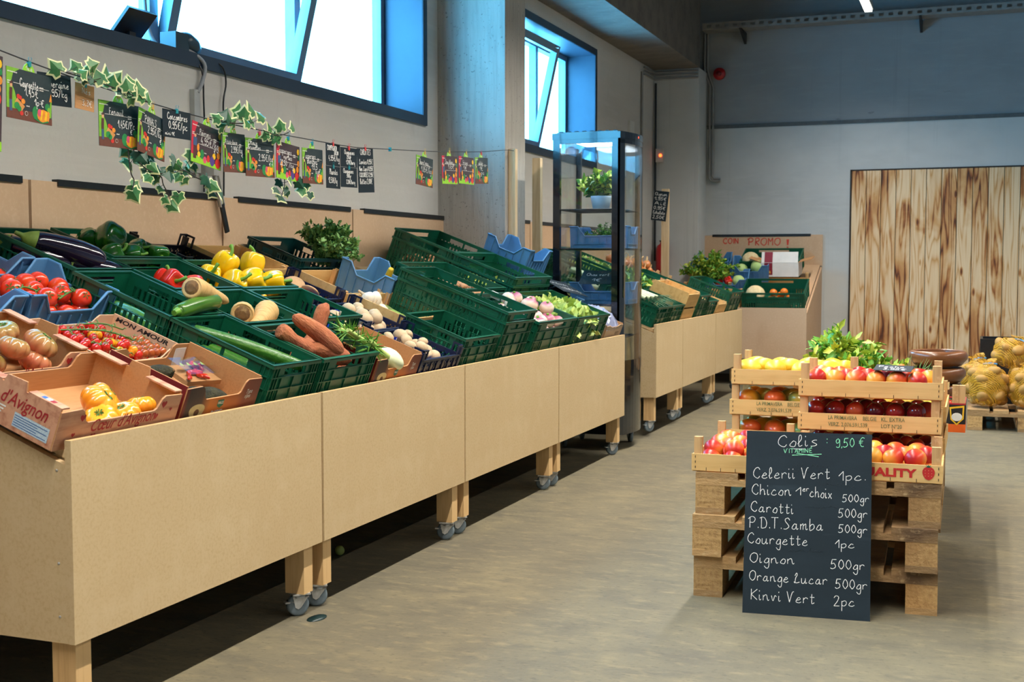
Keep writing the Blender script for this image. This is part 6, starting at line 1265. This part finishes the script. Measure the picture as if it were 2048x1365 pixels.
tag(MB().tube(cr([(-3.25, 4.68, 2.075), (-3.198, 4.74, 2.04), (-3.198, 4.77, 1.97), (-3.20, 4.75, 1.88), (-3.205, 4.76, 1.75), (-3.205, 4.75, 1.46)], 5), .004, 6).build('cable', blackp), 'thin black cable taped on the wall below the window, right of the trunking', 'cable')
tag(MB().box(-3.22, 4.525, 1.55, -3.195, 4.565, 1.91).build('trunking', alu), 'grey metal cable trunking fixed upright on the wall', 'trunking')
t = thing('hinged_bracket', 'grey metal arm folded out of the wall trunking, hanging over the back boards', 'bracket', (-3.16, 4.60, 1.56))
MB().box(-.05, -.018, -.02, .02, .018, .05).build('hinge', alu, t)
arm = MB().box(-.004, -.016, -.17, .004, .016, .02).box(-.004, -.016, -.17, .012, -.012, .02).box(-.004, .012, -.17, .012, .016, .02); a_ = arm.build('arm', alu, t); a_.matrix_local = at((.0, .01, .01), x=.32)
MB().box(0, -.014, -.29, .010, .012, -.16).build('rubber_grip', blackp, a_)
tag(MB().box(-3.219, 3.30, 1.50, -3.213, 3.312, 1.70).build('wall_strip', alu), 'thin grey strip on the wall below the Courgette card', 'strip')
# ---------------- in the fridge, on the posts, small cards
lp = bush('potted_basil', 'leafy basil plant on the upper fridge shelf', 'plant', (gA, gB, gC), 330, .14, .05, 71, 14, .8); lp.matrix_world = at((-2.25, 7.50, 1.575))
MB().lathe([(0, -.075), (.05, -.075), (.065, .0), (.065, .012), (.058, .012), (.05, -.06)], 18).build('pot', M('pale_blue_pot', (190, 214, 232), .4, layers=[(9, S1, (176, 202, 222), .4, .8)]), lp)
BLU.put(at((-2.43, 7.42, 1.258), z=.0) , 'blue crate of cress on the second fridge shelf', 'blue crates in the fridge', (.95, .85, 1))
o = bush('cress', 'low green cress growing in the blue crate in the fridge', 'cress', (gC, gA), 900, .16, .020, 72, 40, .7, .5); o.matrix_world = at((-2.24, 7.55, 1.275)) @ Matrix.Diagonal((1, 1, .7, 1))
BLU.put(at((-2.43, 7.42, .906)), 'blue crate with a leaning black price card on the low fridge shelf', 'blue crates in the fridge', (.95, .85, 1))
def loose_card(lab, mt, w, h, lines, mat=None):
    o = MB().box(0, 0, 0, w, h, .0015).build('price_card', mat or slate); o.matrix_world = mt; tag(o, lab, 'price card')
    m = MB()
    for s, u, v, hh, ww in lines: write(m, s, u, v, hh, ww, .0030, lambda a, c: (a, c, .0022))
    m.build('chalk_lettering', chalk, o)
loose_card('dark price card leaning in the blue crate of the low fridge shelf', at((-2.38, 7.44, 1.03), .6, 0, 0), .21, .15, [('Chou vert', .03, .09, .03, .15), ('1\u20ac', .08, .03, .03, .06)])
loose_card('black price card with white writing lying on the black bag', tb(6.86, .345, .185) @ rot(.1, .05, -.25), .30, .19, [('Endives', .03, .12, .035, .20), ('4,95\u20ac/kg', .06, .05, .035, .20)])
loose_card('small black price card lying on the peaches of the topmost right crate', at((-.345, 4.52, Z+.241+.098), .16, .02, -.08), .13, .085, [('Peche', .01, .045, .022, .09), ('3,95\u20ac', .03, .012, .022, .08)])
loose_card('small black price card at the front of the middle mango crate', at((-.64, 4.842, Z+.1205+.088), .35, 0, .02), .12, .07, [('Mangue', .01, .025, .022, .095)])
o = MB().box(0, 0, 0, .15, .003, .29).build('price_card', slate); o.matrix_world = at((-3.02, 11.764, 1.60), 0, .12, 0); tag(o, 'black handwritten card hanging on the far wooden post', 'price card')
m = MB()
for k in range(6): write(m, ('Oignon', '1,95\u20ac', 'Ail', '0,95\u20ac', 'Echalote', '2,50\u20ac')[k], .012, .245-.045*k, .03, .12, .004, lambda a, c: (a, -.001, c))
m.build('chalk_lettering', chalk, o)
# writing on the trays and boards
m = MB(); write(m, 'Romane', .16, .030, .045, .11, .0022, lambda a, c: (-.0012, .28-a, c)); o = m.build('pen_lettering', blackink); o.parent = bpy.data.objects['wooden_tray']
m = MB()
for s, u, v, h, w in (('COIN', .20, 1.365, .055, .16), ('PROMO', .46, 1.345, .075, .34), ('10', .98, 1.28, .03, .05)): write(m, s, u, v, h, w, .011, lambda a, c: (a, 1.1805, c))
m.add([(.87, 1.1805, 1.345), (.885, 1.1805, 1.345), (.892, 1.1805, 1.405), (.864, 1.1805, 1.405)], [(0, 1, 2, 3)], 0, False); m.add([(.868, 1.1805, 1.315), (.885, 1.1805, 1.315), (.885, 1.1805, 1.33), (.868, 1.1805, 1.33)], [(0, 1, 2, 3)], 0, False)
m.build('painted_lettering', M('red_felt_pen', (206, 66, 48), .7, layers=[(30, S1, (180, 110, 84), .45, .7)]), bu)
m = MB().box(.02, 0, .118, .09, .012, .150); m.mt = Matrix.Identity(4)
st = [o_ for o_ in bpy.data.objects if o_.get('label', '').startswith('upper of the two nested long')][0]
MB().box(.3855, .20, .168, .3863, .25, .198).build('sticker', whiteink, st); MB().box(.375, .215, .2005, .3862, .25, .2015).build('sticker', whiteink, st)
# ---------------- wooden bowls, boxes and potato sacks at the right
bowl_m = M('polished_acacia', (126, 76, 38), .32, coat=.2, layers=[(5, (1, 1, 3), (90, 48, 22), .42, .7), (14, (1, 1, 4), (150, 94, 48), .58, .8)])
BOW = Proto(tag(MB().lathe([(0, 0), (.085, 0), (.12, .012), (.148, .045), (.150, .065), (.142, .082), (.130, .088), (.128, .082), (.130, .05), (.09, .016), (0, .012)], 36).build('wooden_bowl', bowl_m), 'wooden bowl', 'bowl'))
bx = .0
q = WC.put(at((-.42, 6.20, Z)), 'wooden crate under the stack of wooden bowls', 'crates on the rear pallets')
PB.put(at((-.50, 6.18, Z+.121)), 'wooden tray right under the lowest wooden bowl', 'crates on the rear pallets', (1, 1, .3))
for k, nm in enumerate(('lowest', 'middle', 'topmost')): BOW.put(at((-.190+.006*k, 6.32, Z+.075+.0815*k-.02), z=k*.8), nm+' of the three stacked polished wooden bowls', 'stacked wooden bowls', .92)
q.matrix_world = at((-.62, 6.17, Z)); 
bb = thing('fruit_box', 'black and orange printed fruit box with a yellow-edged badge, right of the wooden crates', 'box', at((-.42, 5.52, Z+.002), z=.0))
fbk = M('black_box_print', (26, 26, 30), .5, layers=[(20, S1, (38, 38, 42), .45, .8)]); fbo = M('orange_box_print', (236, 104, 30), .5, layers=[(20, S1, (222, 92, 24), .4, .8)])
for nm, a in (('front_panel', (0, 0, .38, .006)), ('back_panel', (0, .284, .38, .29)), ('side_panel', (0, .0062, .006, .2838)), ('side_panel', (.374, .0062, .38, .2838))):
    MB().box(a[0], a[1], 0, a[2], a[3], .035, 1).box(a[0], a[1], .035, a[2], a[3], .118, 0).box(a[0], a[1], .118, a[2], a[3], .124, 2).build(nm, [fbk, fbo, redink], bb)
MB().box(.006, .006, 0, .374, .284, .004).build('base', kraft, bb)
for x in (.325, .352): MB().box(x-.0, .008, .10, x+.026, .04, .20).build('corner_post', wood_post, bb)
def badge(fn):
    m = MB(); s_ = [(-.5, .5), (.5, .62), (.46, -.2), (0, -.6), (-.42, -.25)]
    poly(m, [(a*.06, c*.07) for a, c in s_], lambda a, c: fn(a, c, 0), 0); poly(m, [(a*.047, c*.056) for a, c in s_], lambda a, c: fn(a, c, 1), 1); poly(m, [(.022*cos(a), .018*sin(a)-.006) for a in [2*PI*k/14 for k in range(14)]], lambda a, c: fn(a, c, 2), 2)
    return m
badge(lambda a, c, k: (.345+a, -.0006-.0004*k, .072+c)).build('badge_print', [cm['yellow'], fbk, whiteink], bb)
badge(lambda a, c, k: (.3806+.0004*k, .10+a, .072+c)).build('badge_print', [cm['yellow'], fbk, whiteink], bb)
heap(CH[0], at((-.42, 5.52, Z+.002)), .38, .29, .016, 50, 0, .085, .016, 'small red berry-like fruit in the black and orange box', 'red fruit in the black and orange box', 81, .045, .045) 
MB().box(.03, .03, .06, .35, .26, .084).build('inner_tray', kraft, bb)
pot_m = M('potato_skin', (184, 138, 66), .65, layers=[(9, S1, (160, 112, 50), .45, .75), (70, S1, (150, 112, 64), .68, .8)])
PT = produce('potato', 'potato', 'potato', blob(lambda a, p: (.050*sin(p)*cos(a)*(1+.06*cos(2*a+1)), .038*sin(p)*sin(a), .034*cos(p)*(1+.08*cos(a)))), pot_m)
net = bpy.data.materials.new('yellow_net'); net.use_nodes = True; nt = net.node_tree; Nn = nt.nodes; Ln = nt.links; bsd = Nn['Principled BSDF']; bsd.inputs['Base Color'].default_value = lin((220, 166, 44)); bsd.inputs['Roughness'].default_value = .5
tc = Nn.new('ShaderNodeTexCoord'); tr_ = Nn.new('ShaderNodeBsdfTransparent'); mxs = Nn.new('ShaderNodeMixShader'); prev = None
for ax in ('Z', 'DIAGONAL'):
    wv = Nn.new('ShaderNodeTexWave'); wv.bands_direction = ax; wv.inputs['Scale'].default_value = 40 if ax == 'Z' else 34; wv.inputs['Distortion'].default_value = .4; Ln.new(tc.outputs['Object'], wv.inputs[0])
    gt = Nn.new('ShaderNodeMath'); gt.operation = 'GREATER_THAN'; gt.inputs[1].default_value = .82; Ln.new(wv.outputs['Fac'], gt.inputs[0])
    if prev is None: prev = gt
    else:
        mxm = Nn.new('ShaderNodeMath'); mxm.operation = 'MAXIMUM'; Ln.new(prev.outputs[0], mxm.inputs[0]); Ln.new(gt.outputs[0], mxm.inputs[1]); prev = mxm
Ln.new(prev.outputs[0], mxs.inputs[0]); Ln.new(tr_.outputs[0], mxs.inputs[1]); Ln.new(bsd.outputs[0], mxs.inputs[2]); Ln.new(mxs.outputs[0], Nn['Material Output'].inputs[0])
tie_m = M('blue_bag_tie', (70, 160, 226), .4, layers=[(20, S1, (58, 140, 206), .4, .8)])
def sack(cx, cy, cz, rx, ry, rz, lean, seed, lab, tie, grp):
    random.seed(seed); base = at((cx, cy, cz), lean[0], lean[1], lean[2])
    def f(a, p):
        s, c = sin(p), cos(p); k = s**.55; bump = 1+.035*sin(5*a+2*c*3)+.03*cos(7*p+3*a)
        if c > .80: k *= .75
        return (rx*k*cos(a)*bump, ry*k*sin(a)*bump, rz*(1+.95*c if c < .85 else 1.95*.93+ (c-.85)*1.4))
    o = blob(f, 30, 18).build('potato_sack', net); o.matrix_world = base; tag(o, lab, 'potato sack', None)
    m = MB(); m.tube([(-.035, 0, rz*1.98), (.01, .004, rz*2.0), (.06, -.01, rz*1.98)], [.006, .009, .005], 8); m.build('tie', tie_m, o)
    mm = MB(); mm.lathe([(.03, rz*1.93), (.022, rz*2.0), (.05, rz*2.10), (.06, rz*2.16)], 14, fn=lambda a, r, z: (r*(1+.3*sin(3*a)), z+.01*sin(2*a))); mm.build('gathered_neck', net, o)
    n = 0; done = []
    for _ in range(700):
        a, zz = random.uniform(0, 2*PI), random.uniform(-.75, .80); s = math.sqrt(1-zz*zz)**.6; rr = random.choice((.80, .80, .80, .42))
        p = V((rx*s*cos(a)*rr, ry*s*sin(a)*rr, rz*(1+zz*.9)))
        if all((p-q).length > .074 for q in done) and (base.to_3x3() @ V((cos(a), sin(a), 0))).y < .45:
            done.append(p); PT.put(base @ Matrix.Translation(p) @ rot(random.uniform(-.6, .6), random.uniform(-.6, .6), random.uniform(0, 3)), 'potato inside the '+grp, 'potatoes in the '+grp, random.uniform(.85, 1.15))
            n += 1
        if n > 26: break
P0 = .146
sack(.075, 9.28, P0, .13, .14, .155, (0, 0, .3), 1, 'net sack of potatoes standing at the left front of the pallet', 1, 'left front net sack')
sack(.345, 9.28, P0, .13, .14, .150, (0, 0, 1.0), 2, 'net sack of potatoes standing at the right front of the pallet', 1, 'right front net sack')
sack(.035, 9.66, P0, .13, .14, .16, (0, -.1, .6), 3, 'net sack of potatoes behind the left front sack', 1, 'left rear net sack')
sack(.33, 9.66, P0, .14, .14, .16, (0, .1, 0), 4, 'net sack of potatoes behind the right front sack', 1, 'right rear net sack')
sack(.20, 9.50, P0+.27, .135, .13, .11, (.25, .35, .2), 5, 'net sack of potatoes lying on top of the others', 1, 'topmost net sack')
sack(.42, 9.52, P0+.28, .12, .12, .11, (.2, -.3, .9), 6, 'net sack of potatoes on top at the photo right edge', 1, 'topmost right net sack')
t = thing('black_tub', 'black plastic tub behind the potato sacks against the plank door', 'tub', (.02, 10.1, 0))
MB().cells([0, .02, .58, .6], [0, .02, .38, .4], lambda i, j: not (i == 1 and j == 1), lambda u, v, q: (u, v, q), .585).build('walls', blackp, t); MB().box(.02, .02, .3, .58, .38, .32).build('base', blackp, t)
# small things on the floor
tag(MB().lathe([(0, 0), (.045, 0), (.045, .0008), (0, .0010)], 24).build('floor_sticker', M('dark_green_sticker', (14, 44, 44), .4, layers=[(9, S1, (10, 36, 36), .4, .8)]), None, (-1.985, 3.435, .0005)), 'round dark green sticker on the floor in front of the nearest castor', 'sticker').scale = (.6, 1, 1)
tag(blob(ell(.019, .019, .019), 14, 9).build('lime', M('fallen_lime', (190, 200, 110), .5, layers=[(9, S1, (170, 182, 92), .4, .8)]), None, (-2.34, 4.233, .019)), 'small pale green fruit lying on the floor under the second display unit', 'fruit')
